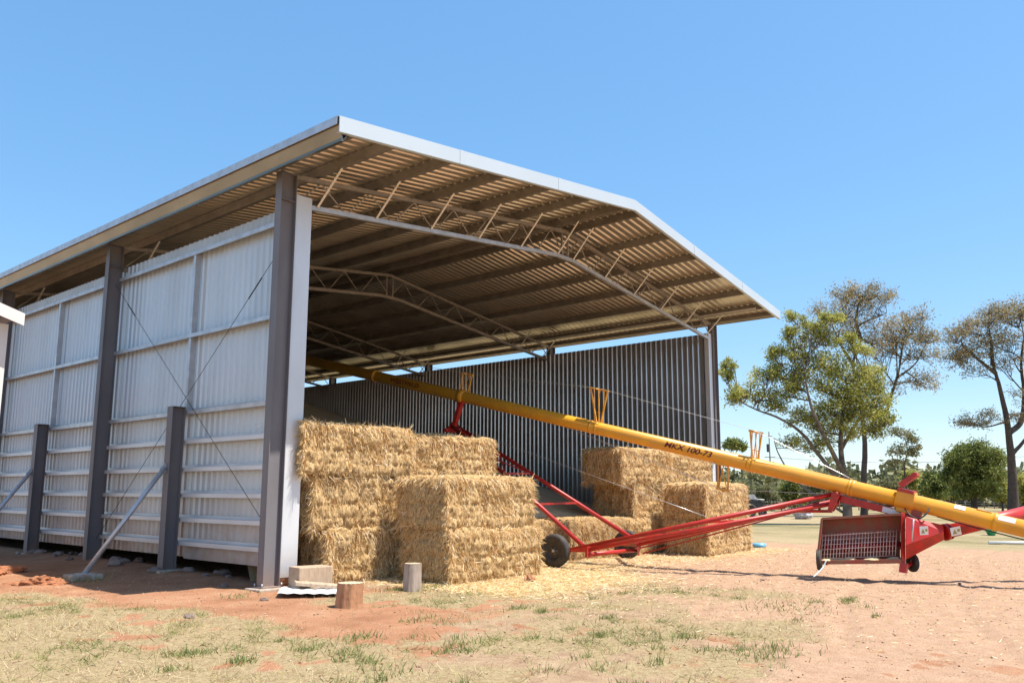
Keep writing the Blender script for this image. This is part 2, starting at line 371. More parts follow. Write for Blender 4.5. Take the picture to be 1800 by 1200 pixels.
    bp=nt.nodes.new('ShaderNodeBump'); bp.inputs['Strength'].default_value=.6; bp.inputs['Distance'].default_value=.03
    q=nt.nodes.new('ShaderNodeMath'); q.operation='ADD'; L(nB,q.inputs[0]); L(nC,q.inputs[1]); L(q.outputs[0],bp.inputs['Height']); L(bp.outputs[0],b.inputs['Normal'])
    return m
g=np_mesh('ground',np.stack([vx,vy,vz],1),gf,ground_mat(),smooth=True,attrs=dict(red=rm,pale=pm,grass=gm,far=fm,straw=sm_))
tag(g,kind='structure')
# ------------------------------------------------------------------ shed
XL=7.58; YC=11.45; B=6.447; NB=4; XR=23.99; XM=15.83; ZR=8.26; SL=.1335; YF=9.43; YB=YC+NB*B+.6
EL,ER=7.41,24.22
def rz_(x): return ZR-SL*abs(x-XM)
shed=empty('machinery_shed',(XM,YC,0))
tag(shed,'large open-fronted steel shed with corrugated walls, grey columns and a low gable roof','shed')
frames=[YC+k*B for k in range(NB+1)]
# roof sheets: trapezoidal ribs running ridge to eave
def ribbed(P0,U,Vv,N,Lu,nper,pan=.15,rib=.04,dep=.03,pitch=.2,start=0.):
    """strip profile along U, extruded along Vv; ribs rise along N"""
    us=[];hs=[]
    u=start
    while u<Lu:
        sl_=dep*.95
        for a,h in ((0,0),(pan,0),(pan+sl_,dep),(pitch-sl_,dep)):
            if u+a<=Lu: us.append(u+a);hs.append(h)
        u+=pitch
    us.append(Lu);hs.append(0)
    mb=MB(); n=len(us)
    for k in (0,1):
        for u_,h in zip(us,hs): mb.v.append(tuple(V(P0)+V(U)*u_+V(Vv)*k+V(N)*h))
    for i in range(n-1): mb.face((i,i+1,n+i+1,n+i))
    return mb
for sgn,xe in ((-1,EL),(1,ER)):
    p0=V((XM,YF+.01,ZR+.012)); vv=V((xe-XM,0,-SL*abs(xe-XM)))
    mb=ribbed(p0,(0,1,0),vv,(0,0,1),YB-YF,0,pan=.125,rib=.05,dep=.032,pitch=.2)
    o=mb.build('roof_sheet',roofm,shed,fixn=False)
# ridge cap
mb=MB(); 
for sgn in (-1,1):
    a=V((XM,YF,ZR+.075)); b_=V((XM+sgn*.25,YF,ZR+.05-.25*SL)); mb.prism([a,b_,b_-V((0,0,.01)),a-V((0,0,.01))],(0,YB-YF,0))
mb.build('ridge_cap',zincw,shed)
# barge flashings on the front and back gable edges
for y,s in ((YF,-1),(YB,1)):
    mb=MB()
    for xe in (EL-.17,ER+.10):
        mb=MB(); t0=ZR+.06; te=rz_(xe)+.06; hgt=.25
        a=V((XM,y,t0));b_=V((xe,y,te)); dn=V((0,0,-hgt))
        mb.prism([a,b_,b_+dn,a+dn],(0,s*.018,0))
        mb.prism([a+V((0,0,.004)),b_+V((0,0,.004)),b_+V((0,-s*.12,.004)),a+V((0,-s*.12,.004))],(0,0,.008))
        mb.prism([a+dn,b_+dn,b_+dn+V((0,-s*.05,0)),a+dn+V((0,-s*.05,0))],(0,0,-.006))
        bf_=mb.build('barge_flashing',bargem,shed)
        for q_ in (.34,.68):
            c_=a.lerp(b_,q_)+V((0,s*.020,0)); d_=(b_-a).normalized(); mb=MB(); mb.prism([c_+V((0,0,.006)),c_+d_*.10+V((0,0,.006)),c_+d_*.10-V((0,0,hgt+.004)),c_-V((0,0,hgt+.004))],(0,s*.003,0)); mb.build('joint_strap',bargem,bf_)
# gutters
for xe,s in ((EL,-1),(ER,1)):
    z1=rz_(xe)+.02
    k_=1. if s<0 else .42
    prof=[(0,-.02),(0,-.24*k_),(s*.055,-.30*k_),(s*.145,-.05),(s*.165,-.05),(s*.07,-.325*k_),(-s*.012,-.25*k_),(-s*.012,-.02)]
    mb=MB(); mb.prism([V((xe+a,YF+.03,z1+c)) for a,c in prof],(0,YB-YF-.06,0))
    mb.box((min(xe+s*.01,xe+s*.185),YF+.025,z1-(.10 if s<0 else .05)),(max(xe+s*.01,xe+s*.185),YB-.03,z1+.02)); mb.box((min(xe+s*.055,xe+s*.10),YF+.025,z1-.345*k_),(max(xe+s*.055,xe+s*.10),YB-.03,z1-.30*k_))
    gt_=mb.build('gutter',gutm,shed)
    mb=MB(); mb.box((min(xe+s*.188,xe+s*.192),YF+.022,z1-(.107 if s<0 else .057)),(max(xe+s*.188,xe+s*.192),YB-.02,z1+.026)); mb.build('gutter_lip',galv,gt_)
# purlins (C sections) along Y
PX=[XM+s*d for s in (-1,1) for d in (.32,1.75,3.2,4.65,6.1,7.45)]
PX+= [EL+.12,ER-.12]
for x in PX:
    s=-1 if x<XM else 1; zt=rz_(x)+.004; dz=.175 if x<ER-.5 else .10
    prof=[(0,0),(.07,-.07*SL*s*1),(.07,-.012-.07*SL*s),(.006,-.012),(.006,-dz+.012),(.075,-dz+.012-.0),(.075,-dz+.03),(.081,-dz+.03),(.081,-dz),(0,-dz)]
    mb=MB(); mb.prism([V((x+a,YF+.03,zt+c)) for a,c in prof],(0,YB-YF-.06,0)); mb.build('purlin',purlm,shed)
# columns (universal beams, web across X), both sides, with concrete pads
def ibeam(mb,x0,x1,y,z0,z1,w,tf=.012,tw=.009):
    mb.box((x0,y-w/2,z0),(x0+tf,y+w/2,z1)); mb.box((x1-tf,y-w/2,z0),(x1,y+w/2,z1)); mb.box((x0+tf,y-tw/2,z0),(x1-tf,y+tw/2,z1))
for k,y in enumerate(frames):
    for side in (0,1):
        x0,x1=(XL,XL+.31) if side==0 else (XR-.31,XR)
        mb=MB(); zt=rz_(x0 if side==0 else x1)-.21
        ibeam(mb,x0,x1,y,.03,zt,.17)
        for zz in (zt-.5,zt-.015): mb.box((x0+.012,y-.075,zz),(x1-.012,y-.0045,zz+.012)); mb.box((x0+.012,y+.0045,zz),(x1-.012,y+.075,zz+.012))
        mb.box((x0-.05,y-.13,.03),(x1+.05,y+.13,.05))
        c=mb.build('column',steel,shed)
        if k==0 and side==0:
            for bx in (x0-.025,x1+.025):
                for by in (-.1,.1): mb=MB(); mb.tube((bx,y+by,.05),(bx,y+by,.10),.013,n=6); mb.build('anchor_bolt',galv,c)
        mb=MB(); mb.box((x0-.14,y-.22,-.2),(x1+.14,y+.22,.03)); mb.build('footing',conc,shed,bevel=.02)
# wall sheets: ribs vertical, on the inside of the columns
XW0=XL+.475; XW1=XR-.475   # sheet planes
ZW0,ZW1=.33,6.52
Ly=NB*B+.35
mb=ribbed((XW0,YC-.02,ZW0),(0,1,0),(0,0,ZW1-ZW0),(-1,0,0),Ly,0,pan=.125,rib=.05,dep=.028,pitch=.19); mb.build('wall_sheet',wallm,shed,fixn=False)
mb=ribbed((XW1,YC-.02,.08),(0,1,0),(0,0,6.61-.08),(1,0,0),Ly,0,pan=.118,rib=.05,dep=.032,pitch=.19); mb.build('wall_sheet',wallin,shed,fixn=False)
# plain bottom flashing under the side wall sheeting and rear wall
mb=MB(); mb.box((XW0-.036,YC,.30),(XW0-.030,YC+3.2,.62)); mb.build('bottom_flashing',wallm,shed)
mb=ribbed((XL+.3,YC+NB*B+.25,.05),(1,0,0),(0,0,6.7),(0,1,0),XR-XL-.6,0); mb.build('wall_sheet',wallin,shed,fixn=False)
yg=YC+NB*B+.262
mb=MB(); mb.prism([V((XL+.3,yg,6.5)),V((XR-.3,yg,6.5)),V((XR-.3,yg,rz_(XR-.3)-.01)),V((XM,yg,ZR-.01)),V((XL+.3,yg,rz_(XL+.3)-.01))],(0,.02,0)); mb.build('gable_sheet',wallin,shed)
# corner flashings (wall end covers)
mb=MB(); mb.box((XL+.33,YC-.045,.17),(XL+.66,YC-.039,6.62)); mb.box((XL+.33,YC-.039,.17),(XL+.336,YC+.06,6.62)); mb.box((XL+.654,YC-.039,.17),(XL+.66,YC+.10,6.62)); mb.build('corner_flashing',zincw,shed)
mb=MB(); mb.box((XR-.54,YC-.045,.05),(XR-.335,YC-.039,6.62)); mb.box((XR-.54,YC-.039,.05),(XR-.534,YC+.10,6.62)); mb.build('corner_flashing',zincw,shed)
# girts between columns, Z section
GZ=[.62,1.05,1.50,1.98,2.50,3.06,4.56,6.22]
for k in range(NB):
    for z in GZ:
        y0=frames[k]+.006+ (0.0); y1=frames[k+1]-.006
        for ya,yb in ((y0,y1),):
            mb=MB(); xo=XW0-.035-.15
            prof=[(XW0-.034,z+.058),(XW0-.034,z),(xo,z),(xo,z-.062),(xo+.014,z-.062),(xo+.014,z-.070),(xo-.005,z-.070),(xo-.005,z+.005),(XW0-.039,z+.005),(XW0-.039,z+.058)]
            mb.prism([V((a,ya,c)) for a,c in prof],(0,yb-ya,0)); mb.build('girt',galv if z>3 else zincw,shed)
# bridging strips between upper girts at mid bay
for k in range(NB):
    ym=(frames[k]+frames[k+1])/2
    mb=MB(); 
    for za,zb in ((3.07,4.49),(4.57,6.15)): mb.box((XW0-.17,ym-.04,za),(XW0-.05,ym+.04,zb))
    mb.build('bridging',galv,shed)
# short posts with raking struts at mid bay
for k in range(NB):
    ym=(frames[k]+frames[k+1])/2
    mb=MB(); ibeam(mb,XL+.0,XL+.26,ym,.12,3.12,.20,.011,.008); mb.box((XL,ym-.1,3.12),(XL+.26,ym+.1,3.13)); mb.build('short_post',steel,shed)
    mb=MB(); mb.box((XL-.12,ym-.25,-.1),(XL+.40,ym+.25,.12)); mb.build('footing',conc,shed,bevel=.03)
    foot=V((6.33,ym+.25,.09)); topp=V((XL-.03,ym-.0,1.98))
    mb=MB(); mb.tube(foot,topp,.042,n=14); mb.beam(topp-V((.05,0,.07)),topp+V((.04,0,.05)),.02,.12); mb.box((foot.x-.1,foot.y-.1,.11),(foot.x+.1,foot.y+.1,.122)); mb.build('raking_strut',galv,shed)
    mb=MB(); mb.box((foot.x-.27,foot.y-.2,-.1),(foot.x+.27,foot.y+.2,.11)); mb.build('footing',conc,shed,bevel=.03)
# cross bracing wires on the outside wall
for k in (0,):
    y0,y1=frames[k],frames[k+1]
    for (ya,za,yb,zb) in ((y0+.05,5.75,y1-.05,.55),(y1-.05,6.05,y0+.05,.85)):
        mb=MB(); xx=XL+.2; mb.tube((xx,ya,za),(xx,yb,zb),.0055,n=6)
        a=V((xx,ya,za)).lerp(V((xx,yb,zb)),.1); b_=V((xx,ya,za)).lerp(V((xx,yb,zb)),.16); mb.tube(a,b_,.012,n=6)
        mb.build('brace_wire',blackm,shed)
# trusses
def truss(y,front):
    mb=MB()
    xl,xr=XL+.31,XR-.31
    def top(x): return rz_(x)-.27
    def bot(x):
        t=abs(x-XM)/(XM-xl); return (ZR-.27-.64)*(1-t)+(rz_(xl)-.27-.50)*t
    t=empty_part('truss')
    xs=[xl+ (XM-xl)*i/7 for i in range(8)]
    xs=xs+[2*XM-x for x in xs[::-1][1:]]
    mbt=MB()
    for a,b_ in ((xl,XM-.0),(XM+.0,xr)): mbt.beam((a,y,top(a)),(b_,y,top(b_)),.075,.075)
    root=mbt.build('roof_truss',trussm,shed)
    mbb=MB()
    for a,b_ in ((xl+.03,XM-.35),(XM-.35,XM+.35),(XM+.35,xr-.03)):
        mbb.beam((a,y,bot(a)),(b_,y,bot(b_)),.075,.085)
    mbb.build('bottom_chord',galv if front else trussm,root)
    mw=MB()
    n=len(xs)
    for i in range(n-1):
        xa,xb=xs[i],xs[i+1]; xm=(xa+xb)/2
        ta=V((xm,y,top(xm)-.05)); ba=V((xa+.05,y,bot(xa+.05)+.04)); bb=V((xb-.05,y,bot(xb-.05)+.04))
        mw.path([ba,ta+V((-.07,0,-.04)),ta+V((-.03,0,0)),ta+V((.03,0,0)),ta+V((.07,0,-.04)),bb],[.016]*6,6)
    for xx in (XM-.12,XM+.12): mw.beam((xx,y,bot(xx)),(xx,y,top(xx)),.04,.04)
    mw.build('web_rods',trussm,root)
    if front is not None:
        for x in PX[:12]:
            s=1 if x<XM else -1
            if not front and abs(x-XM)<5: continue
            p0=V((x-.02,y-.05,bot(min(max(x,xl+.1),xr-.1))+.02)); p1=V((x+.04,y-.62,rz_(x)-.17))
            m2=MB(); m2.beam(p0,p1,.045,.012); m2.build('fly_brace',tstrut,root)
    return root
def empty_part(n): return None
for k,y in enumerate(frames): truss(y,True if k==0 else (False if k<3 else None))
# pale strip standing for the lit right eave purlin lip and diagonal roof braces
mb=MB(); mb.beam((XR-1.0,YF+.2,rz_(XR-1.0)-.235),(XR-1.0,YB-.3,rz_(XR-1.0)-.235),.05,.03); mb.build('lit_purlin_lip',tstrut,shed)
for (xa,ya,xb,yb) in ((XR-.4,frames[0],XR-2.6,frames[1]),(XR-.4,frames[1],XR-2.6,frames[2]),(XR-.4,frames[2],XR-2.6,frames[3])):
    pass
# ------------------------------------------------------------------ neighbouring shed corner at the far left
nb=empty('small_shed',(4.0,16.5,0)); tag(nb,'cream shed corner with pale barge board cut off by the photo left edge','shed')
mb=MB(); mb.box((1.2,15.35,0),(4.93,19.3,4.36))
mb.build('wall',nbm,nb)
mb=MB()
a=V((5.07,15.05,4.53)); b_=V((3.2,15.05,5.10)); c=V((1.1,15.05,4.5))
for p,q in ((a,b_),(b_,c)):
    mb.prism([p,q,q-V((0,0,.21)),p-V((0,0,.21))],(0,.02,0))
mb.build('barge_board',nbm,nb)
mb=MB(); mb.prism([a-V((0,-.021,.02)),b_-V((0,-.021,.02)),c-V((0,-.021,.02)),c-V((0,-.021,.05)),b_-V((0,-.021,.05)),a-V((0,-.021,.05))],(0,4.4,0)); mb.build('roof',zinc,nb)
# ------------------------------------------------------------------ straw bales
BL,BW,BH=2.64,1.22,.925
def make_bale(seed,L=BL):
    r=np.random.default_rng(seed)
    vs=[];fs=[];cnt=0
    def patch(o,u,v,nu,nv):
        nonlocal cnt
        a,b_=np.meshgrid(np.linspace(0,1,nu+1),np.linspace(0,1,nv+1))
        p=np.array(o)[None]+a.ravel()[:,None]*np.array(u)+b_.ravel()[:,None]*np.array(v)
        i=(np.arange(nv)[:,None]*(nu+1)+np.arange(nu)[None]).ravel()
        fs.append(np.stack([i,i+1,i+2+nu,i+1+nu],1)+cnt); vs.append(p); cnt+=len(p)
    x,y=L/2,BW/2
    patch((-x,-y,0),(L,0,0),(0,0,BH),120,42); patch((x,-y,0),(0,BW,0),(0,0,BH),40,30)
    patch((x,y,0),(-L,0,0),(0,0,BH),60,22); patch((-x,y,0),(0,-BW,0),(0,0,BH),56,42)
    patch((-x,-y,BH),(L,0,0),(0,BW,0),80,36); patch((-x,y,0),(L,0,0),(0,-BW,0),20,10)
    P=np.concatenate(vs); F=np.concatenate(fs)
    # round the box edges, slump and bulge
    c=np.array([0,0,BH/2]); q=P-c; h=np.array([L/2,BW/2,BH/2]); rad=.10
    inner=np.clip(q,-(h-rad),(h-rad)); d=q-inner; dl=np.linalg.norm(d,axis=1,keepdims=True)
    q=np.where(dl>1e-6,inner+d/np.maximum(dl,1e-6)*np.minimum(dl,rad),q)
    nrm=norm(np.where(dl>1e-6,d,q*np.array([.0,.0,.0])+1e-6))
    # ridge pattern: strings press two horizontal grooves, flakes make vertical ones
    fx=q[:,0]; fz=q[:,2]+BH/2
    grv=-.022*np.exp(-((fz-.44+.02*np.sin(fx*3+seed))/.035)**2)-.012*np.exp(-((fz-.72)/.03)**2)-.012*np.exp(-((fz-.2)/.03)**2)
    fl=.018*np.sin(fx*14+seed+2*np.sin(fx*5))
    nz=(vnoise(fx*1.0+q[:,1]*3,fz,3.2,seed,4)-.5)*.17+(vnoise(fx*2.2+q[:,1]*2.2+7,fz*.8,11,seed+3,2)-.5)*.085
    side=(np.abs(q[:,2])<BH/2-.02).astype(float)
    amt=(grv+fl)*side+nz
    q=q+nrm*amt[:,None]
    zz=fz/BH; q[:,0]*=1+.008*np.sin(zz*3.1); 
    q[:,2]=np.where(P[:,2]<1e-6,-BH/2+.0,q[:,2])
    P2=q+c
    # straw on the faces
    def scatter(n,face):
        u=r.random(n);v=r.random(n)
        if face=='f': p=np.stack([(u-.5)*L,np.full(n,-BW/2),v*BH],1); N=(0,-1,0)
        if face=='b': p=np.stack([(u-.5)*L,np.full(n,BW/2),v*BH],1); N=(0,1,0)
        if face=='l': p=np.stack([np.full(n,-L/2),(u-.5)*BW,v*BH],1); N=(-1,0,0)
        if face=='r': p=np.stack([np.full(n,L/2),(u-.5)*BW,v*BH],1); N=(1,0,0)
        if face=='t': p=np.stack([(u-.5)*L,(v-.5)*BW,np.full(n,BH)],1); N=(0,0,1)
        return p,np.tile(np.array(N,float),(n,1))
    Ps=[];Ds=[];Ls=[];Ws=[];Rn=[]
    for face,n in (('f',4200),('b',1300),('l',2200),('r',1500),('t',1600)):
        p,N=scatter(n,face); rn=r.normal(size=(n,3))
        dirz=np.zeros((n,3)); 
        if face=='t': d=rn*np.array([1,1,.12])+N*.12
        else:
            dirz[:,2]=np.where(r.random(n)<.72,-1.,.8); d=dirz*1.1+rn*np.array([.6,.6,.5])+N*(.06+.5*r.random((n,1))**2)
        Ps.append(p-N*.03); Ds.append(norm(d)); Ls.append(.04+.13*r.random(n)**1.6); Ws.append(.007+.010*r.random(n)); 
        clump=vnoise(p[:,0]+p[:,1]*2,p[:,2]*1.3,5,seed+9,3)
        Rn.append(np.clip(-.06+1.05*clump+.34*r.normal(size=n),0,1))
    # shaggy fringes on the upper edges and the ends
    n=1000; t=r.random(n); e=r.integers(0,4,n)
    px=np.where(e<2,(t-.5)*L,np.where(e==2,-L/2,L/2)); py=np.where(e<2,np.where(e==0,-BW/2,BW/2),(t-.5)*BW)
    p=np.stack([px,py,np.full(n,BH-.05)+.06*(r.random(n)-.5)],1); out=norm(np.stack([px/L*np.where(e>1,2,0),py/BW*np.where(e<2,2,0),np.zeros(n)],1))
    d=norm(out*(.5+.6*r.random((n,1)))+r.normal(size=(n,3))*.45+np.stack([np.zeros(n),np.zeros(n),-1.1+1.0*r.random(n)],1))
    Ps.append(p-out*.05); Ds.append(d); Ls.append(.08+.14*r.random(n)); Ws.append(.007+.009*r.random(n)); Rn.append(np.clip(.6+.2*r.normal(size=n),0,1))
    n=1100; t=r.random(n); e=r.integers(0,4,n); p=np.stack([np.where(e%2==0,-L/2,L/2)+0*t,np.where(e<2,-BW/2,BW/2)+0*t,t*BH],1); out=norm(p*np.array([1,1,0]))
    d=norm(out*(.4+.5*r.random((n,1)))+r.normal(size=(n,3))*.4+np.stack([np.zeros(n),np.zeros(n),-1.*r.random(n)],1))
    Ps.append(p-out*.08); Ds.append(d); Ls.append(.07+.15*r.random(n)); Ws.append(.007+.009*r.random(n)); Rn.append(np.clip(.5+.25*r.normal(size=n),0,1))
    Pq,Dq,Lq,Wq,Rq=map(np.concatenate,(Ps,Ds,Ls,Ws,Rn))
    bv,bf=blades(Pq,Dq,Lq,Wq,bend=np.stack([np.zeros(len(Pq)),np.zeros(len(Pq)),-.35*Lq*r.random(len(Pq))],1))
    allv=np.concatenate([P2,bv]); allf=np.concatenate([F,bf+len(P2)]); rn=np.concatenate([np.zeros(len(P2)),np.repeat(Rq,4)])
    mi=np.concatenate([np.zeros(len(F)),np.ones(len(bf))])
    return allv,allf,rn,mi
bale_protos=[]
def bale(x0,x1,y0,z,label,v,rz=0,end=False,zs=1,group='big square straw bales'):
    """x0..x1 along X, y0 = front face; end=True stands end-on"""
    if v>=len(bale_protos) or bale_protos[v] is None:
        while len(bale_protos)<=v: bale_protos.append(None)
        a,f,rn,mi=make_bale(31+v*5)
        o=np_mesh('straw_bale',a,f,[balem,straw],rnd=rn,mi=mi); bale_protos[v]=o
    else:
        o=bale_protos[v].copy(); COL.objects.link(o)
    L=x1-x0
    if end: o.scale=(BW/BL*1.0,1,1); o.scale=(L/BL,1.0,1); 
    else: o.scale=(L/BL,1,zs)
    o.location=((x0+x1)/2,y0+BW/2,z); o.rotation_euler=(random.uniform(-.008,.008),random.uniform(-.012,.012),R(rz))
    tag(o,label,'straw bale',group); return o
Z1=BH-.01; Z2=2*Z1
bale(8.72,11.2,11.26,0.02,'straw bale at the bottom of the left stack, behind the timber block and stump',0)
bale(8.44,10.95,11.30,Z1,'middle straw bale of the left stack beside the front column',1,rz=-.6)
bale(8.14,10.62,11.26,Z2,'top straw bale of the left stack, shaggy and slumped beside the front column',2,rz=.5,zs=.99)
bale(11.28,13.8,11.36,0.02,'bottom straw bale hidden behind the front pair of bales',1)
bale(11.03,13.4,11.34,Z1,'middle straw bale showing behind the front pair of bales',3)
bale(10.74,13.2,11.42,Z2,'top straw bale second from the left, above the front pair of bales',0,rz=-.8,zs=.92)
bale(10.12,12.62,9.74,0.0,'lower straw bale of the front pair, behind the small grey log and beside the wheel',3)
bale(10.06,12.5,9.80,Z1,'upper straw bale of the front pair, its shaded end facing left',2,rz=.8)
bale(14.12,15.30,11.36,0.02,'single straw bale on the ground right behind the near auger wheel',1)
bale(15.78,16.96,11.30,0.02,'straw bale end on the ground behind the auger axle, between the two wheels',2)
bale(17.02,18.22,11.34,0.02,'straw bale end on the ground behind the far auger wheel',0)
bale(18.28,20.9,11.22,0.02,'bottom straw bale under the left end of the right-hand stack',3)
bale(20.96,23.3,11.3,0.02,'bottom straw bale of the right-hand stack hidden behind the front right pair',1)
bale(18.52,21.0,11.24,Z1,'middle straw bale at the left of the right-hand stack, set back under the top one',0,rz=.5)
bale(21.06,23.45,11.24,Z1,'middle straw bale at the right of the right-hand stack behind the front right pair',2)
bale(17.92,20.42,11.18,Z2,'top straw bale overhanging the left end of the right-hand stack under the auger tube',1,rz=-.5)
bale(20.48,23.0,11.24,Z2,'top straw bale at the right end of the right-hand stack under the red lettering',3,rz=.4)
bale(19.52,22.02,9.66,0.0,'lower straw bale of the front right pair at the end of the row',2)
bale(19.50,21.95,9.68,Z1,'upper straw bale of the front right pair, under the yellow hanging bracket',0,rz=-.5)
# grain heap inside
hu=np.arange(XW0+.08,XW1-.05,.22); hw=np.arange(12.55,YC+NB*B+.2,.25); HX,HY=np.meshgrid(hu,hw); hx_=HX.ravel(); hy_=HY.ravel()
dd_=np.hypot(hx_-15,hy_-27); hz_=np.maximum(6.1-.35*np.sqrt(dd_**2+1.2),-.1)+(vnoise(hx_,hy_,.9,4,3)-.5)*.10; hz_[hy_<12.8]=np.minimum(hz_[hy_<12.8],-.02)
nxh=len(hu); ih=(np.arange(len(hw)-1)[:,None]*nxh+np.arange(nxh-1)[None]).ravel()
o=np_mesh('grain_heap',np.stack([hx_,hy_,hz_],1),np.stack([ih,ih+1,ih+1+nxh,ih+nxh],1),grainm,smooth=True); tag(o,'brown heap of loose grain at the back of the shed behind the bales','grain heap')
# ------------------------------------------------------------------ grain auger
TH=R(-5.6); hd=V((math.sin(TH),math.cos(TH),0)); nplane=V((math.cos(TH),-math.sin(TH),0)); PC=V((15.78,10.65,0))
def AP(x,y,off=0.):
    d=ray(x,y); q=PC+nplane*off; return O+d*((q-O).dot(nplane)/d.dot(nplane))
A1=AP(1235,796); A0=AP(620,651.5)
ad=(A0-A1).normalized()            # towards the upper end
TR=.148
def tpt(px):
    # point on the tube axis seen above image column px
    lo,hi=-14.,26.
    for _ in range(50):
        m_=(lo+hi)/2; p=A1+ad*m_; q=p-O; X=CX+FPX*q.dot(RT)/q.dot(FW)
        if X>px: lo=m_
        else: hi=m_
    return A1+ad*lo
aug=empty('grain_auger',(15.78,10.65,0)); tag(aug,'long yellow grain auger on a red wheeled frame, reaching up into the shed','grain auger')
tlo=tpt(1980); thi=A1+ad*17.3
mb=MB(); mb.tube(tlo,thi,TR,n=40); tube=mb.build('auger_tube',yel,aug)
sd=ad.cross(V((0,0,1))).normalized(); tu=sd.cross(ad).normalized()
if tu.z<0: tu=-tu
SGN=1
# flanged joints and clamp bands
for px,wd,rr in ((812,.16,.03),(660,.1,.02),(1325,.05,.012),(1318,.05,.012),(1050,.04,.012),(1040,.04,.012),(1500,.05,.014),(1494,.04,.014),(1750,.06,.012)):
    c=tpt(px); mb=MB(); mb.lathe(c,ad,[(TR-.004,-wd/2-.01),(TR+rr,-wd/2),(TR+rr,wd/2),(TR-.004,wd/2+.01)],40); mb.build('clamp_band',yel,aug)
# head at the upper end
mb=MB(); mb.tube(thi,thi+ad*.5,TR+.05,n=28); mb.tube(thi+ad*.25,thi+ad*.25-V((0,0,.9)),.17,n=20); mb.build('discharge_head',yel,aug)
mb=MB(); mb.tube(tlo-ad*.6,tlo+ad*.3,TR+.06,n=24); mb.build('intake_end',red,aug)
# truss uprights (inverted trapezoid frames) above and a hanging bracket below
def upright(px,toppx,w0,w1,flip=1,pos=0):
    c=tpt(px); t=AP(*toppx); base=c+tu*TR*flip*.95; ax=(t-base); h=ax.length; ax.normalize()
    mb=MB()
    for s in (-1,1): mb.beam(base+ad*s*w0,t+ad*s*w1,.03,.03)
    for s in (-1,1):
        for q in (-1,1): mb.beam(base+ad*s*w0+sd*q*.09*(1),t+ad*s*w1*.25+sd*q*.14,.014,.014)
    mb.beam(t-ad*(w1+.03),t+ad*(w1+.03),.05,.045); mb.beam(t-sd*.16,t+sd*.16,.03,.03); mb.beam(base+ad*w0*1.05+ax*h*.3,base-ad*w0*1.05+ax*h*.3,.012,.012)
    mb.build('truss_upright',yel,aug); return t
u1=upright(815,(821,657),.10,.17); u2=upright(1050,(1053,684),.06,.23); u3=upright(1325,(1329,759),.06,.12)
c=tpt(1272); low=AP(1271,860); mb=MB()
for s in (-1,1):
    mb.beam(c-tu*.1+ad*s*.11+sd*.03,low+ad*s*.11+V((0,0,.02)),.03,.03); mb.beam(c-tu*.1-ad*s*.05-sd*.05,low+ad*s*.1,.02,.02)
mb.beam(low-ad*.14,low+ad*.14,.05,.05); mb.lathe(low+sd*.04,sd,[(.03,-.03),(.05,-.03),(.05,.03),(.03,.03)],14)
mb.beam(c-tu*.13+ad*.16,c-tu*.13-ad*.12,.2,.06); mb.build('hanging_bracket',yel,aug)
def cable(pts,r=.0042,m=wirem,name='cable',sag=0):
    P=[V(p) for p in pts]; out=[]
    for a,b_ in zip(P[:-1],P[1:]):
        for i in range(9): t=i/8; q=a.lerp(b_,t); q.z-=sag*4*t*(1-t); out.append(q)
    mb=MB(); mb.path(out,[r]*len(out),6); return mb.build(name,m,aug)
for s in (-.05,.05):
    o_=sd*s
    cable([thi+tu*TR+o_,u1+o_+tu*.02,u2+o_+tu*.02,u3+o_+tu*.02,tpt(1495)+tu*(TR+.02)+o_])
    cable([tpt(1000)-tu*TR+o_,low+o_,tpt(1490)-tu*TR+o_])
# wheels and undercarriage
W1=V((14.065,10.481,.36)); W2=V((17.486,10.817,.36)); ax=(W2-W1).normalized()
gz1=float(gz(W1.x,W1.y)); gz2=float(gz(W2.x,W2.y))
def wheel(c,axis,r,w,parent,dirn=1,tag_='wheel'):
    mb=MB(); prof=[(r*.56,-w*.42),(r*.62,-w*.48),(r*.80,-w*.5),(r*.93,-w*.45),(r*.985,-w*.33),(r,-w*.16),(r*.985,-w*.13),(r*.985,-w*.09),(r,-w*.06),(r,w*.06),(r*.985,w*.09),(r*.985,w*.13),(r,w*.16),(r*.985,w*.33),(r*.93,w*.45),(r*.80,w*.5),(r*.62,w*.48),(r*.56,w*.42),(r*.56,-w*.42)]
    mb.lathe(c,axis,prof,48); t=mb.build('wheel',rubber,parent)
    mb=MB(); mb.lathe(c,axis,[(r*.57,-w*.42),(r*.53,-w*.36),(r*.5,-w*.12),(r*.25,-w*.10),(r*.2,-w*.22),(.001,-w*.22)],36)
    mb.lathe(c,axis,[(r*.57,w*.42),(r*.53,w*.36),(r*.5,w*.12),(r*.25,w*.10),(.001,w*.10)],36); mb.build('rim',mat('wheel_rim',(.07,.06,.055),.6,.2,var=.3),t)
    mb=MB(); a=V(axis).normalized(); e=a.cross(V((0,0,1))).normalized(); f=e.cross(a)
    for k in range(5):
        an=k*2*math.pi/5; p=V(c)+(e*math.cos(an)+f*math.sin(an))*r*.2-a*w*.10; mb.tube(p,p-a*w*.1,.012,n=6)
    mb.lathe(c,axis,[(.03,-w*.36),(.035,-w*.2)],12); mb.lathe(c,axis,[(.001,-w*.37),(.03,-w*.36)],12)
    mb.build('wheel_nuts',galv,t)
    return t
wheel(W1+V((0,0,gz1-.015)),ax,.345,.19,aug); wheel(W2+V((0,0,gz2-.015)),ax,.345,.19,aug)
zp=.42
n1=AZ(1003,966,.40); n2=AZ(1034,966,.42); f1=AZ(1122,957,.48); xb0=AZ(1033,974,.33); xb1=AZ(1122,966,.33)
apx=AP(1474,868)+V((0,0,-.0)); apl=AP(1463,898); ap2=AP(798,748)
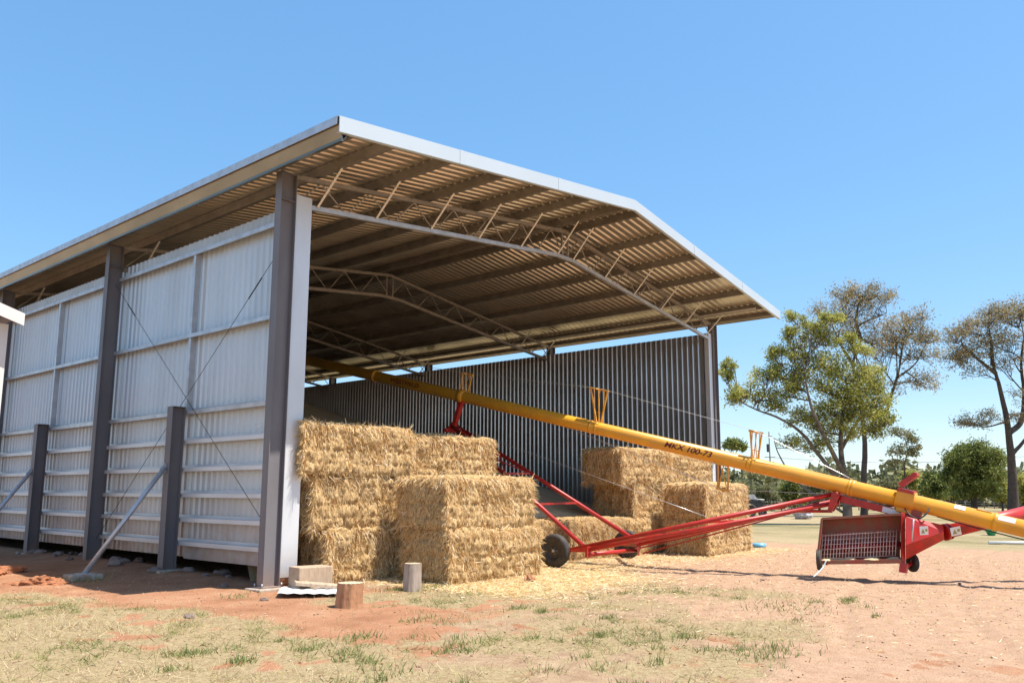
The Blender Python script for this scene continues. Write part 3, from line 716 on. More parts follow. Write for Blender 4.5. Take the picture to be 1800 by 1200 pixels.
mb=MB(); mb.beam(W1+ax*.02,W1+ax*.42,.07,.07); mb.beam(W1+ax*.30,n2,.09,.09); mb.beam(W2-ax*.02,W2-ax*.30,.07,.07); mb.beam(W2-ax*.25,f1,.09,.09)
mb.tube(xb0,xb1,.045); mb.beam(n2+V((0,0,.07)),xb0-V((0,0,.06)),.05,.13); mb.beam(f1+V((0,0,.07)),xb1-V((0,0,.06)),.05,.13); mb.build('axle_frame',red,aug)
def rtube(a,b_,r,name='frame_tube',m=red):
    mb=MB(); mb.tube(a,b_,r,n=16); return mb.build(name,m,aug)
rtube(n1,apx+V((0,0,.02)),.045,'lower_arm'); rtube(n2,apx+V((0,0,-.16)),.040,'lower_arm'); rtube(f1,apx+nplane*.2+V((0,0,-.10)),.04,'lower_arm')
mb=MB()
for t in (.25,.5,.75,.93):
    mb=MB(); mb.beam(n1.lerp(apx,t),f1.lerp(apx,t),.04,.04); mb.build('cross_member',red,aug)
q0=xb1+V((0,0,.03)); q1=AP(1400,898)+V((0,0,0)); q2=AP(1440,882)
rtube(q0,q1,.016,'tie_rod'); rtube(q1,apl,.03,'tie_rod'); rtube(AZ(1130,972,.30),AP(1385,903),.014,'tie_rod'); rtube(AP(1385,903),AP(1440,885),.02,'tie_rod'); rtube(q1,q2,.016,'tie_rod')
up1=AZ(1024,958,.46); up2=AZ(1120,951,.50)
rtube(up1,ap2-nplane*.12,.048,'upper_arm'); rtube(up2,ap2+nplane*.12,.048,'upper_arm')
mb=MB()
for t in (.3,.55,.72,.86,.96): mb=MB(); mb.beam(up1.lerp(ap2,t),up2.lerp(ap2,t),.045,.045); mb.build('cross_member',red,aug)
for ta,tb in ((.55,.72),(.72,.86),(.86,.96)):
    mb=MB(); mb.beam(up1.lerp(ap2,ta),up2.lerp(ap2,tb),.03,.03); mb.beam(up2.lerp(ap2,ta),up1.lerp(ap2,tb),.03,.03); mb.build('cross_brace',red,aug)
st=tpt(812)-tu*TR
mb=MB(); pb=ap2-V((0,0,.02)); mb.beam(pb,st-ad*.02,.13,.10); mb.beam(pb+ad*.12-V((0,0,.1)),pb+(st-pb)*.5,.06,.05); mb.beam(st+ad*.1,st-ad*.12,.2,.05)
mb.beam(pb-nplane*.38-V((0,0,.12)),pb+nplane*.38-V((0,0,.12)),.09,.09); mb.beam(pb-nplane*.3-V((0,0,.12)),pb+V((0,0,.12)),.05,.05); mb.beam(pb+nplane*.3-V((0,0,.12)),pb+V((0,0,.12)),.05,.05)
mb.build('lift_saddle',red,aug)
# lower apex plates, hitch beam
mb=MB()
for o_ in (0,-.18): mb.prism([apx+ad*.08+V((0,0,.03))+nplane*o_,apx-ad*.07+V((0,0,.0))+nplane*o_,apl-ad*.03+nplane*o_,apl+ad*.05+nplane*o_],nplane*.03)
mb.beam(apx+V((0,0,.10)),apx+V((0,0,-.02)),.08,.10); mb.tube(apx-nplane*.25,apx+nplane*.12,.04); mb.build('pivot_bracket',red,aug)
hb0=AP(1478,876); hb1=AP(1604,907)
mb=MB(); mb.beam(hb0,hb1,.11,.13); mb.build('hitch_beam',red,aug,bevel=.008)
s0=hb0.lerp(hb1,.60); s1=hb0.lerp(hb1,.83); mb=MB(); mb.beam(s0-nplane*.057,s1-nplane*.057,.006,.10); mb.build('sticker',stick,aug)
mb=MB(); mb.beam(AP(1596,898),AP(1619,907),.2,.17); mb.build('winch_block',redd,aug,bevel=.01)
mb=MB(); mb.tube(AP(1592,882),AP(1612,893),.02); mb.tube(AP(1596,880),AP(1618,890),.012); mb.build('clevis_pin',zincw,aug)
# saddle collar and upper red arm
c=tpt(1592); mb=MB(); mb.lathe(c,ad,[(TR+.001,-.16),(TR+.03,-.16),(TR+.03,.16),(TR+.001,.16)],32); mb.beam(c+ad*.15+tu*.1,c-ad*.15+tu*.1,.36,.16); mb.beam(c+ad*.12-tu*.16,c-ad*.14-tu*.16,.22,.12); mb.build('saddle_collar',yel,aug,bevel=.01)
a0=AP(1583,853); a1=AP(1611,833)
mb=MB(); mb.beam(c+tu*.18+ad*.15,c+tu*.18-ad*.13,.38,.06); mb.beam(a0-nplane*.09,a1-nplane*.09,.055,.09); mb.beam(a0+nplane*.09,a1+nplane*.09,.055,.09); mb.beam(a0-V((0,0,.035)),a1-V((0,0,.035)),.16,.02); mb.beam(a1-nplane*.14,a1+nplane*.14,.05,.05); mb.build('swing_arm',red,aug)
# hydraulic hoses
def hose(pts,r=.013,m=blackm):
    P=[V(p) for p in pts]; out=[]
    for i in range(len(P)-1):
        p0=P[max(i-1,0)];p1=P[i];p2=P[i+1];p3=P[min(i+2,len(P)-1)]
        for j in range(7):
            t=j/6; out.append(.5*((2*p1)+(p2-p0)*t+(2*p0-5*p1+4*p2-p3)*t*t+(3*p1-p0-3*p2+p3)*t*t*t))
    out2=[out[0]]
    for q in out[1:]:
        if (q-out2[-1]).length>1e-4: out2.append(q)
    mb=MB(); mb.path(out2,[r]*len(out2),8); return mb.build('hose',m,aug)
hose([AP(1590,893,-.2),AP(1600,905,-.25),AP(1614,911,-.3),AP(1627,904,-.28),AP(1634,893,-.18)])
cable([tpt(1650)-tu*TR-sd*.0,tpt(1720)-tu*(TR+.03),tpt(1800)-tu*(TR+.035),tpt(1980)-tu*(TR+.03)],.012,blackm,'hose')
cable([ap2,AP(1240,907)],.007,wirem)
mb=MB(); mb.beam(tpt(1714)+tu*TR*.85-sd*.0,tpt(1741)+tu*TR*.85,.14,.05); mb.build('inspection_cover',yel,aug)
# stickers on the tube: curved patches
def cside():
    # direction from tube towards the camera side
    q=(O-tpt(1300)); q-=ad*q.dot(ad); return q.normalized()
cs=cside()
def tube_patch(px0,px1,a0,a1,m,name):
    p0,p1=tpt(px0),tpt(px1); mb=MB(); N=8
    w_=ad.cross(cs).normalized(); 
    if w_.z<0: w_=-w_
    b=len(mb.v)
    for p in (p0,p1):
        for i in range(N+1):
            t=R(a0+(a1-a0)*i/N); mb.v.append(tuple(p+(cs*math.cos(t)+w_*math.sin(t))*(TR+.004)))
    for i in range(N): mb.face((i,i+1,N+2+i,N+1+i))
    mb.build(name,m,aug)
tube_patch(1677,1696,28,68,stick,'sticker'); tube_patch(1747,1784,18,58,stick,'sticker')
w_=ad.cross(cs).normalized(); 
if w_.z<0: w_=-w_
def tube_text(txt,px0,px1,size,ang,shear):
    cu=bpy.data.curves.new('lettering','FONT'); cu.body=txt; cu.size=1; cu.offset=.022; cu.shear=shear
    to=bpy.data.objects.new('lettering_tmp',cu); COL.objects.link(to)
    dg=bpy.context.evaluated_depsgraph_get(); dg.update()
    me=bpy.data.meshes.new_from_object(to.evaluated_get(dg)); bpy.data.objects.remove(to)
    import bmesh
    bm=bmesh.new(); bm.from_mesh(me); bmesh.ops.triangulate(bm,faces=bm.faces)
    bmesh.ops.subdivide_edges(bm,edges=bm.edges[:],cuts=2); bmesh.ops.triangulate(bm,faces=bm.faces)
    xs=[v.co.x for v in bm.verts]; ys=[v.co.y for v in bm.verts]; x0,x1,y0,y1=min(xs),max(xs),min(ys),max(ys)
    A_,B_=tpt(px0),tpt(px1)
    for v in bm.verts:
        t=(v.co.x-x0)/(x1-x0); s_=((v.co.y-y0)/(y1-y0)-.5)*size/TR+R(ang)
        v.co=A_.lerp(B_,t)+(cs*math.cos(s_)+w_*math.sin(s_))*(TR+.005)
    bm.to_mesh(me); bm.free(); me.materials.append(darkred); link('lettering',me,aug)
tube_text('MKX 100-73',1173,1256,.125,2,.25)
tube_text('WESTFIELD',692,742,.12,2,.0)
# swing hopper
def HP(x,y,D=14.75): return AD(x,y,D)
hdD=ray(1530,940); hdD=V((hdD.x,hdD.y,0)).normalized()      # the tray is deep in this direction
HR=(HP(1590,980)-HP(1436,986,15.0)); 
TLc,TRc,BRc,BLc=HP(1445,911,15.05),HP(1584,903,14.7),HP(1584,984,14.55),HP(1437,986,14.9)
back=hdD*.42
mb=MB(); th=.012
def slab(mb,q,off): mb.prism(q,off)
slab(mb,[TLc,TRc,TRc+back+V((0,0,-.05)),TLc+back+V((0,0,-.05))],V((0,0,.014)))
slab(mb,[BLc,BRc,BRc+back+V((0,0,.05)),BLc+back+V((0,0,.05))],V((0,0,-.014)))
slab(mb,[TLc,BLc,BLc+back+V((0,0,.05)),TLc+back+V((0,0,-.05))],-RT*.014)
slab(mb,[TLc+back+V((0,0,-.05)),TRc+back+V((0,0,-.05)),BRc+back+V((0,0,.05)),BLc+back+V((0,0,.05))],hdD*.014)
hop=mb.build('hopper',redd,aug)
mb=MB()
for a,b_ in ((TLc,TRc),(BLc,BRc),(TLc,BLc)): mb.beam(a-hdD*.012,b_-hdD*.012,.035,.04)
mb.beam(BLc-V((0,0,.02)),BRc-V((0,0,.02)),.05,.07); mb.build('rim',redd,hop)
# right end frame
mb=MB(); e=RT*.075
mb.prism([TRc+V((0,0,.03)),TRc+e+V((0,0,.01)),BRc+e*.9-V((0,0,.16)),BRc-V((0,0,.13))],back*1.05); mb.build('end_panel',red,hop,bevel=.01)
# grate
gt0,gt1=HP(1446,941,15.10),HP(1576,933,14.90); gb0,gb1=HP(1443,982,14.93),HP(1574,976,14.72)
mb=MB(); ng=24
for i in range(ng+1):
    t=i/ng; a=gt0.lerp(gt1,t); b_=gb0.lerp(gb1,t); a=a+(a-b_)*.06; mb.tube(a,b_,.0075,n=6)
for t in (0,.2,.4,.6,.8,1.): mb.tube(gt0.lerp(gb0,t),gt1.lerp(gb1,t),.0085 if t in(0,.6) else .005,n=6)
mb.build('grate',gratem,hop)
mb=MB(); rr_=random.Random(3)
for k in range(14):
    a_=BLc.lerp(BRc,rr_.uniform(.06,.94))+back*rr_.uniform(.15,.6)+V((0,0,.012)); q_=V((rr_.uniform(.06,.14),rr_.uniform(.06,.14),rr_.uniform(.02,.05)))
    mb.hexa([a_+V((x_*q_.x,y_*q_.y,0)) for x_,y_ in ((-1,-1),(1,-1),(1,1),(-1,1))],[a_+V((x_*q_.x*.4,y_*q_.y*.4,q_.z)) for x_,y_ in ((-1,-1),(1,-1),(1,1),(-1,1))])
gr_=mb.build('spilled_grain',grainm,hop); gr_['kind']='stuff'
# flighting behind the grate
mb=MB(); mb.tube(HP(1448,962,15.22),HP(1586,955,14.95),.035,n=12)
A_,B_=HP(1448,962,15.22),HP(1586,955,14.95); d=(B_-A_).normalized(); e1=d.cross(V((0,0,1))).normalized(); e2=e1.cross(d); Ln=(B_-A_).length; N=200
prev=None
for i in range(N+1):
    t=i/N; an=t*Ln/.2*2*math.pi; p=A_.lerp(B_,t); rr=e1*math.cos(an)+e2*math.sin(an); cur=(p+rr*.035,p+rr*.12)
    if prev: mb.poly([prev[0],prev[1],cur[1],cur[0]])
    prev=cur
mb.build('flighting',red,hop)
# transition cone to the red feeder tube
F=lambda x,y,D=14.6:AD(x,y,D)
ring0=[F(1592,907),F(1593,957,14.42),F(1592,983,14.55),F(1592,983,15.05),F(1592,909,15.05)]
ring1=[F(1657,922,14.55),F(1659,934,14.45),F(1660,948,14.55),F(1660,948,14.8),F(1658,922,14.8)]
mb=MB(); n=5; b0=len(mb.v); mb.v+=[tuple(p) for p in ring0+ring1]
for i in range(n): j=(i+1)%n; mb.face((i,j,n+j,n+i))
mb.face(range(n)); mb.face([n+i for i in range(n)]); mb.build('transition_box',red,aug)
fc=F(1661,935,14.68); fe=AD(1800,901,14.95)+ (AD(1800,901,14.95)-fc)*.35
fd=(fe-fc).normalized()
mb=MB(); mb.tube(fc,fe,.118,n=28); mb.build('feeder_tube',red,aug)
mb=MB(); mb.tube(fc-fd*.02,fc+fd*.03,.15,n=28); mb.tube(fc+fd*.06,fc+fd*.09,.145,n=28); mb.build('flange',red,aug)
mb=MB(); mb.tube(F(1606,912,14.32),F(1603,950,14.32),.013,n=10); mb.build('jack_rod',galv,aug)
def flat_sticker(cx,cy,wpx,hpx,D,tilt,name='warning_sticker'):
    c=AD(cx,cy,D); s=D/FPX; u=(RT*math.cos(tilt)+UP*math.sin(tilt)); v_=(-RT*math.sin(tilt)+UP*math.cos(tilt)); n_=-FW
    q=[c-u*wpx*s/2-v_*hpx*s/2,c+u*wpx*s/2-v_*hpx*s/2,c+u*wpx*s/2+v_*hpx*s/2,c-u*wpx*s/2+v_*hpx*s/2]
    mb=MB(); mb.prism(q,n_*.004); o=mb.build(name,stick,aug)
    mb=MB(); q=[c+n_*.006+u*a*wpx*s+v_*b_*hpx*s for a,b_ in ((-.35,-.3),(.1,-.3),(-.12,.25))]; mb.prism(q,n_*.002)
    q=[c+n_*.006+u*a*wpx*s+v_*b_*hpx*s for a,b_ in ((.15,-.1),(.4,-.1),(.4,.2),(.15,.2))]; mb.prism(q,n_*.002); mb.build('pictogram',stickg,o)
flat_sticker(1624,932,15,15,14.42,R(3)); flat_sticker(1680,933,18,15,14.50,R(12))
# hopper wheels
wa=V((RT.x,RT.y,0)).normalized()
hw1=AD(1440,983,14.95); hw2=AD(1604,988,14.85)
wheel(hw1,(wa+hdD*-.45).normalized(),.19,.08,aug); wheel(hw2,(wa+hdD*.1).normalized(),.17,.08,aug)
mb=MB(); mb.beam(hw1+wa*.03,BLc+wa*.12-V((0,0,.03)),.06,.05); mb.beam(hw1+wa*.1,BLc+wa*.2-V((0,0,.04)),.05,.09); mb.build('wheel_bracket',red,aug)
mb=MB(); mb.beam(BRc+wa*.05-V((0,0,.05)),BRc+wa*.02-V((0,0,.22)),.12,.1); mb.beam(hw2,BRc+wa*.02-V((0,0,.16)),.05,.05); mb.build('wheel_bracket',red,aug)
hose([AD(1452,985,14.8),AD(1447,996,14.75),AD(1438,1006,14.6),AD(1430,1013,14.45)],.012,mat('blue_rope',(.45,.58,.62),.8))
# ------------------------------------------------------------------ small things by the front column
def log_round(name,x,y,r,h,lab,bark,lean=(0,0),grp=None,n=34,seed=0):
    rr=random.Random(seed); mb=MB(); ro=empty(name,(x,y,float(gz(x,y)))); tag(ro,lab,'log',grp)
    z0=float(gz(x,y)); offs=[1+rr.uniform(-.07,.07) for _ in range(n)]
    mb.sm=True; L=14; b=0
    for j in range(L+1):
        for i in range(n):
            a=2*math.pi*i/n; q=r*offs[i]*(1+.08*(1-j/L)**2+rr.uniform(-.022,.022)-(.05 if i%7==3 else 0)); mb.v.append((x+q*math.cos(a)+lean[0]*j/L,y+q*math.sin(a)+lean[1]*j/L,z0-.03+(h+.03)*j/L))
    for j in range(L):
        for i in range(n): mb.face((j*n+i,j*n+(i+1)%n,(j+1)*n+(i+1)%n,(j+1)*n+i))
    mb.build('bark',bark,ro)
    mb=MB(); c=(x+lean[0],y+lean[1],z0+h+.003); mb.v.append(c)
    for i in range(n): a=2*math.pi*i/n; q=r*offs[i]*.97; mb.v.append((c[0]+q*math.cos(a),c[1]+q*math.sin(a),z0+h+.001+(.004 if i%2 else 0)))
    for i in range(n): mb.face((0,1+i,1+(i+1)%n))
    mb.build('cut_face',cutwood,ro); return ro
log_round('log_round',7.36,8.98,.175,.32,'short orange-barked log round standing on the dirt in front of the column',log_bark,(.02,0),seed=3)
log_round('log_round',9.14,9.62,.135,.42,'grey log round standing upright in front of the bales with grass around it',log_grey,(.02,.01),seed=5)
mb=MB(); mb.box((-.30,-.18,0),(.30,.18,.36)); o=mb.build('timber_block',sawn,None,bevel=.012); o.location=(8.22,11.0,.0); o.rotation_euler=(0,0,R(-8)); tag(o,'big sawn timber block on the ground between the front column and the left bales','timber')
mb=MB(); mb.box((-.5,-.1,0),(.42,.1,.05)); o=mb.build('timber_plank',sawn,None,bevel=.006); o.location=(8.25,10.62,.06); o.rotation_euler=(R(4),R(6),R(-28)); tag(o,'thin pale plank leaning by the timber block over the metal sheet','timber')
mb=MB(); mb.box((-.2,-.25,0),(.25,.25,.52)); o=mb.build('timber_block',log_bark,None,bevel=.02); o.location=(8.22,11.98,.0); tag(o,'dark brown timber under the small logs behind the corner flashing','timber')
for (x,y,z,r_,L_,a,lab) in ((8.14,11.74,.62,.10,.40,80,'small round log lying across the brown timber next to the column'),(8.36,11.80,.60,.085,.34,75,'thinner log lying beside the first one on the brown timber')):
    mb=MB(); d=V((math.cos(R(a)),math.sin(R(a)),0)); mb.tube((x,y,z),V((x,y,z))+d*L_,r_,r_*.95,n=16); ro=empty('split_log',(x,y,z)); tag(ro,lab,'log')
    mb.build('bark',cutwood,ro); mb=MB(); mb.tube(V((x,y,z))-d*.006,(x,y,z),r_*.9,r_*.92,n=16); mb.build('cut_face',log_bark,ro)
# offcut of corrugated sheet lying on the ground
mb=MB(); n=44
for k in (0,1):
    for i in range(n+1): u=i/n*1.15; mb.v.append((u-.57,(k-.5)*1.0,.025+.006*math.sin(u*2*math.pi/.19)))
for i in range(n): mb.face((i,i+1,n+2+i,n+1+i))
o=mb.build('metal_sheet',mat('bright_sheet',(.82,.84,.86),.4,.2),None,fixn=False); o.location=(7.95,10.45,.02); o.rotation_euler=(R(-1),R(1.5),R(-38))
sm=o.modifiers.new('solid','SOLIDIFY'); sm.thickness=.003; tag(o,'bright offcut of corrugated metal sheet lying on the ground by the column','metal sheet')
# clod
def blob(name,x,y,z,s,m,lab,cat,grp=None,seed=0,sub=3,rough=.35):
    import bmesh
    bm=bmesh.new(); bmesh.ops.create_icosphere(bm,subdivisions=sub,radius=1)
    for v in bm.verts:
        n_=noise.fractal(v.co*1.6+V((seed*7.3,seed*3.1,0)),1.,2.2,4); v.co*=1+rough*n_; v.co.x*=s[0];v.co.y*=s[1];v.co.z*=s[2]
    me=bpy.data.meshes.new(name); bm.to_mesh(me); bm.free(); me.materials.append(m)
    o=link(name,me); o.location=(x,y,z); o.rotation_euler=(0,0,seed*1.7)
    if lab: tag(o,lab,cat,grp)
    return o
blob('earth_clod',11.55,9.15,.04,(.13,.10,.09),log_bark,'orange brown clod on the straw litter below the front pair of bales','clod',seed=4,rough=.6)
blob('dirt_mound',5.65,17.4,-.05,(.45,.9,.24),dirtm,'red dirt mound at the left edge of the photo beside the shed wall','dirt mound',seed=2,sub=6,rough=.42)
blob('dirt_mound',5.5,14.75,-.04,(.26,.42,.16),dirtm,'small lumpy red dirt mound left of the first strut footing','dirt mound',seed=6,sub=6,rough=.5)
rr=random.Random(5)
st_mes=[]
for i in range(26):
    x=XL+rr.uniform(-.15,.75); y=YC+.35+rr.uniform(0,9.5); s_=rr.uniform(.05,.13)
    o=blob('stone',x,y,float(gz(x,y))+s_*.25,(s_*1.3,s_,s_*.7),rockm,'grey stone in the shaded rubble under the shed wall','stone','rubble stones under the wall',seed=i+1,sub=2)
for i,(x,y,s_) in enumerate(((5.35,9.55,.06),(6.9,10.3,.05),(14.6,6.2,.03),(16.5,3.4,.03))):
    blob('stone',x,y,float(gz(x,y))+.01,(s_*1.5,s_,s_*.6),rockm,['reddish stone on the bare dirt left of the log round','small stone close to the column pad','pebble in the bare yard under the hopper','pebble on the yard at the right'][i],'stone',seed=60+i,sub=2)
# items in the yard beyond
p=AZ(1335,962); mb=MB(); mb.lathe((p.x,p.y,0),(0,0,1),[(.001,.10),(.16,.10),(.2,.13),(.19,.02),(.17,0)],20); o=mb.build('plastic_tub',bluem); tag(o,'small blue plastic tub on the ground right of the front right bales','tub')
p=AZ(1743,941); mb=MB(); mb.lathe((p.x,p.y,0),(0,0,1),[(.001,.05),(.14,.05),(.16,.28),(.28,.34),(.27,.30),(.12,.0)],18); o=mb.build('plastic_tub',greenm); tag(o,'green plastic tub on the dry grass below the red feeder tube','tub')
p=AZ(1738,956); q=AZ(1900,957); mb=MB(); mb.tube((p.x,p.y,.05),(q.x,q.y,.05),.05,n=12); o=mb.build('white_pipe',white); tag(o,'long white pipe lying on the ground at the right edge of the yard','pipe')
p=AZ(1412,912); blob('tarp_heap',p.x,p.y,.35,(.75,.55,.42),tarpm,'pale grey tarp heap on the grass seen between the red arms','tarp heap',seed=9,sub=4)
# dark machine behind the bale
c=AZ(1332,908); mc=empty('farm_tractor',(c.x,c.y,0)); tag(mc,'dark farm tractor with a pale bonnet, mostly hidden behind the front right bales','tractor')
u=V((RT.x,RT.y,0)).normalized(); f=V((FW.x,FW.y,0)).normalized(); c0=V((c.x,c.y,0))
mb=MB(); mb.prism([c0+u*-1.0+V((0,0,.5)),c0+u*.5+V((0,0,.55)),c0+u*.45+V((0,0,1.15)),c0-u*.2+V((0,0,1.35)),c0-u*1.0+V((0,0,1.3))],f*.8); mb.build('body',blackm,mc)
mb=MB(); mb.prism([c0+u*-.55+V((0,0,1.36)),c0+u*.1+V((0,0,1.2)),c0+u*.05+V((0,0,1.35)),c0-u*.2+V((0,0,1.7)),c0-u*.6+V((0,0,1.7))],f*.6); mb.build('bonnet',tarpm,mc)
mb=MB(); mb.tube(c0+u*.0+V((0,0,1.35)),c0+u*.55+V((0,0,1.3)),.035); mb.tube(c0+u*.1+V((0,0,1.12))+f*.5,c0+u*.6+V((0,0,1.1))+f*.5,.03); mb.build('handle',white,mc)
wheel(c0-u*.6+V((0,0,.5))-f*.1,f,.5,.3,mc); wheel(c0+u*.35+V((0,0,.33))-f*.1,f,.33,.2,mc)
# power pole
c=AZ(1357,886.5); D=(c-O).dot(FW); pp=empty('power_pole',(c.x,c.y,0)); tag(pp,'dark timber power pole with cross-arm and transformer beyond the shed','power pole')
s=D/FPX; mb=MB(); mb.tube((c.x,c.y,0),(c.x,c.y,128*s),.16,.11,n=10); mb.build('pole',postm,pp)
c0=V((c.x,c.y,0)); mb=MB(); mb.beam(c0+u*-1.1+V((0,0,83*s)),c0+u*1.1+V((0,0,83*s)),.12,.12); mb.beam(c0+u*-.7+V((0,0,120*s)),c0+u*.7+V((0,0,120*s)),.12,.12); mb.build('cross_arm',postm,pp)
mb=MB(); mb.box((c.x-.75,c.y-.2,92*s),(c.x-.25,c.y+.35,106*s)); mb.build('transformer',postm,pp,bevel=.05)
mb=MB()
for k,(zz,o_) in enumerate(((83,-1.),(83,1.))):
    a=c0+u*o_+V((0,0,zz*s)); b_=a+u*62+V((0,0,1.5)); pts=[a.lerp(b_,t/12)-V((0,0,1.6*4*(t/12)*(1-t/12))) for t in range(13)]; mb.path(pts,[.018]*13,5)
mb.build('power_line',blackm,pp)
# white pipe frame far away
a=AZ(1745,889); D=(a-O).dot(FW); s=D/FPX; fr=empty('pipe_frame',(a.x,a.y,0)); tag(fr,'white pipe goal frame on the paddock in front of the round dense tree','frame')
mb=MB(); a0=V((a.x,a.y,0)); top=a0+V((0,0,31*s))-u*.45; l=a0-u*60*s; mb.tube(a0,top,.07,n=8); mb.tube(l,l+V((0,0,29*s)),.07,n=8); mb.build('post',white,fr)
mb=MB(); mb.tube(top,l+V((0,0,29*s)),.05,n=8); mb.build('crossbar',white,fr)
# paddock fence
fe_=empty('paddock_fence',(70,20,0)); tag(fe_,'timber post and wire fence running across the paddock behind the auger','fence')
pts=[AZ(px,898+ (px-1380)*-.012) for px in range(1340,1990,17)]
for i,p in enumerate(pts):
    mb=MB(); h_=1.15+.1*math.sin(i*3.1); mb.tube((p.x,p.y,-.1),(p.x+.03*math.sin(i),p.y,h_),.065,.055,n=7); mb.build('post',postm,fe_)
mb=MB()
for zz in (.35,.7,1.02): mb.path([V((p.x,p.y,zz)) for p in pts],[.008]*len(pts),4)
mb.build('wires',galv,fe_)
# ------------------------------------------------------------------ trees
leafA=ramp_mat('olive_leaves',[(.12,.125,.03),(.30,.30,.06),(.46,.44,.11),(.58,.53,.22)],.6,trans=.45)
leafB=ramp_mat('brownish_leaves',[(.14,.115,.06),(.28,.23,.11),(.40,.32,.17),(.50,.39,.26)],.7,trans=.45)
leafC=ramp_mat('dense_green_leaves',[(.05,.065,.02),(.13,.16,.04),(.24,.27,.07),(.37,.37,.12)],.6,trans=.25)
leafD=ramp_mat('grey_green_leaves',[(.09,.10,.045),(.18,.18,.085),(.26,.25,.12),(.36,.33,.19)],.7,trans=.25)
def curve_pts(a,b_,n,wob,rnd,sagz=0):
    out=[];L=(b_-a).length
    o1=V((rnd.uniform(-1,1),rnd.uniform(-1,1),rnd.uniform(-1,1)))*wob*L; o2=V((rnd.uniform(-1,1),rnd.uniform(-1,1),rnd.uniform(-1,1)))*wob*L
    for i in range(n+1):
        t=i/n; p=a.lerp(b_,t)+o1*math.sin(math.pi*t)+o2*math.sin(2*math.pi*t)*.5; p.z-=sagz*L*t*(1-t)*-1; out.append(p)
    return out
def tree(name,label,base,D,stems,clumps,leafm,barkmat,leaf=.2,seed=1,dens=1.,cat='tree',grp=None,twigs=1,r0=.3,droop=.2,spread=1.):
    """base=(px,py); stems=list of px-paths [(px,py,depth offset),...]; clumps=(px,py,rx,ry,count,stem index,t along stem)"""
    rnd=random.Random(seed); r=np.random.default_rng(seed); s=D/FPX
    bp=AZ(*base) if base[1]>872 else None
    D=(bp-O).dot(FW) if bp is not None and D is None else D; s=D/FPX
    b0=AD(base[0],base[1],D); b0=V((b0.x,b0.y,-.1))
    ro=empty(name,(b0.x,b0.y,0)); tag(ro,label,cat,grp)
    mb=MB(); paths=[]
    for st_ in stems:
        pts=[V(AD(x,y,D+dd)) for x,y,dd in st_[0]]
        if st_[2] is None: pts=[b0]+pts
        else: 
            pi,pt=st_[2]; pts=[paths[pi][0][min(int(pt*(len(paths[pi][0])-1)),len(paths[pi][0])-1)]]+pts
        # smooth catmull
        out=[]
        for i in range(len(pts)-1):
            p0=pts[max(i-1,0)];p1=pts[i];p2=pts[i+1];p3=pts[min(i+2,len(pts)-1)]
            for j in range(6):
                t=j/6; q=.5*((2*p1)+(p2-p0)*t+(2*p0-5*p1+4*p2-p3)*t*t+(3*p1-p0-3*p2+p3)*t*t*t); q+=V((rnd.uniform(-1,1),rnd.uniform(-1,1),0))*.012*s*FPX/60; out.append(q)
        out.append(pts[-1]); n=len(out); ra=st_[1]
        rad=[ra*(1-.80*(i/(n-1))**.7) for i in range(n)]
        mb.path(out,rad,8); paths.append((out,rad))
    P=[];N_=[]
    for (px,py,rx,ry,cnt,si,tt) in clumps:
        c=AD(px,py,D); path,rad=paths[si]; idx=min(int(tt*(len(path)-1)),len(path)-1); a=path[idx]
        R3=V((rx*s,rx*s*.9,ry*s))*spread
        limb_end=c+V((rnd.uniform(-.2,.2)*R3.x,rnd.uniform(-.6,.6)*R3.y,-.25*R3.z))
        lp=curve_pts(a,limb_end,7,.05,rnd); r1=min(rad[idx]*.5,.07); lr=[r1*(1-.75*i/7)+.012 for i in range(8)]; mb.path(lp,lr,6)
        nsub=max(3,int(cnt*(1.35 if spread<1.1 else 2.1)))
        for k in range(nsub):
            th=rnd.uniform(0,2*math.pi); ph=rnd.uniform(-.45,1.); rr_=rnd.uniform(.45,1.)**.6
            e=c+V((R3.x*rr_*math.cos(th)*math.cos(ph),R3.y*rr_*math.sin(th)*math.cos(ph),R3.z*rr_*math.sin(ph)))
            a2=lp[rnd.randint(3,7)]; sp=curve_pts(a2,e,5,.10,rnd); mb.path(sp,[.022*(1-.7*i/5)+.006 for i in range(6)],4,False)
            for _ in range(2):
                e2=e+V((rnd.uniform(-1,1),rnd.uniform(-1,1),rnd.uniform(-.3,.9)))*R3.x*.35; a3=sp[rnd.randint(2,4)]; mb.path([a3,a3.lerp(e2,.5)+V((0,0,.05)),e2],[.013,.009,.005],3,False)
                nl=int(16*dens*twigs); q=r.normal(size=(nl,3))*np.array([.30,.30,.22])*R3.x*.8/spread+np.array(e2)[None]; P.append(q)
            nl=int(30*dens); q=r.normal(size=(nl,3))*np.array([.30,.30,.22])*R3.x*.8/spread+np.array(e)[None]; P.append(q)
    mb.build('trunk',barkmat,ro)
    P=np.concatenate(P); n=len(P); d=norm(r.normal(size=(n,3))+np.array([0,0,-droop])); L=leaf*(.6+.8*r.random(n)); 
    v,f=blades(P,d,L,L*.42,taper=.5)
    cl=vnoise(P[:,0]+P[:,2]*.7,P[:,1]+P[:,2],.9,seed,2); rn=np.clip(.1+.8*cl+.22*r.normal(size=n),0,1)
    np_mesh('crown',v,f,leafm,rnd=np.repeat(rn,4),parent=ro); return ro
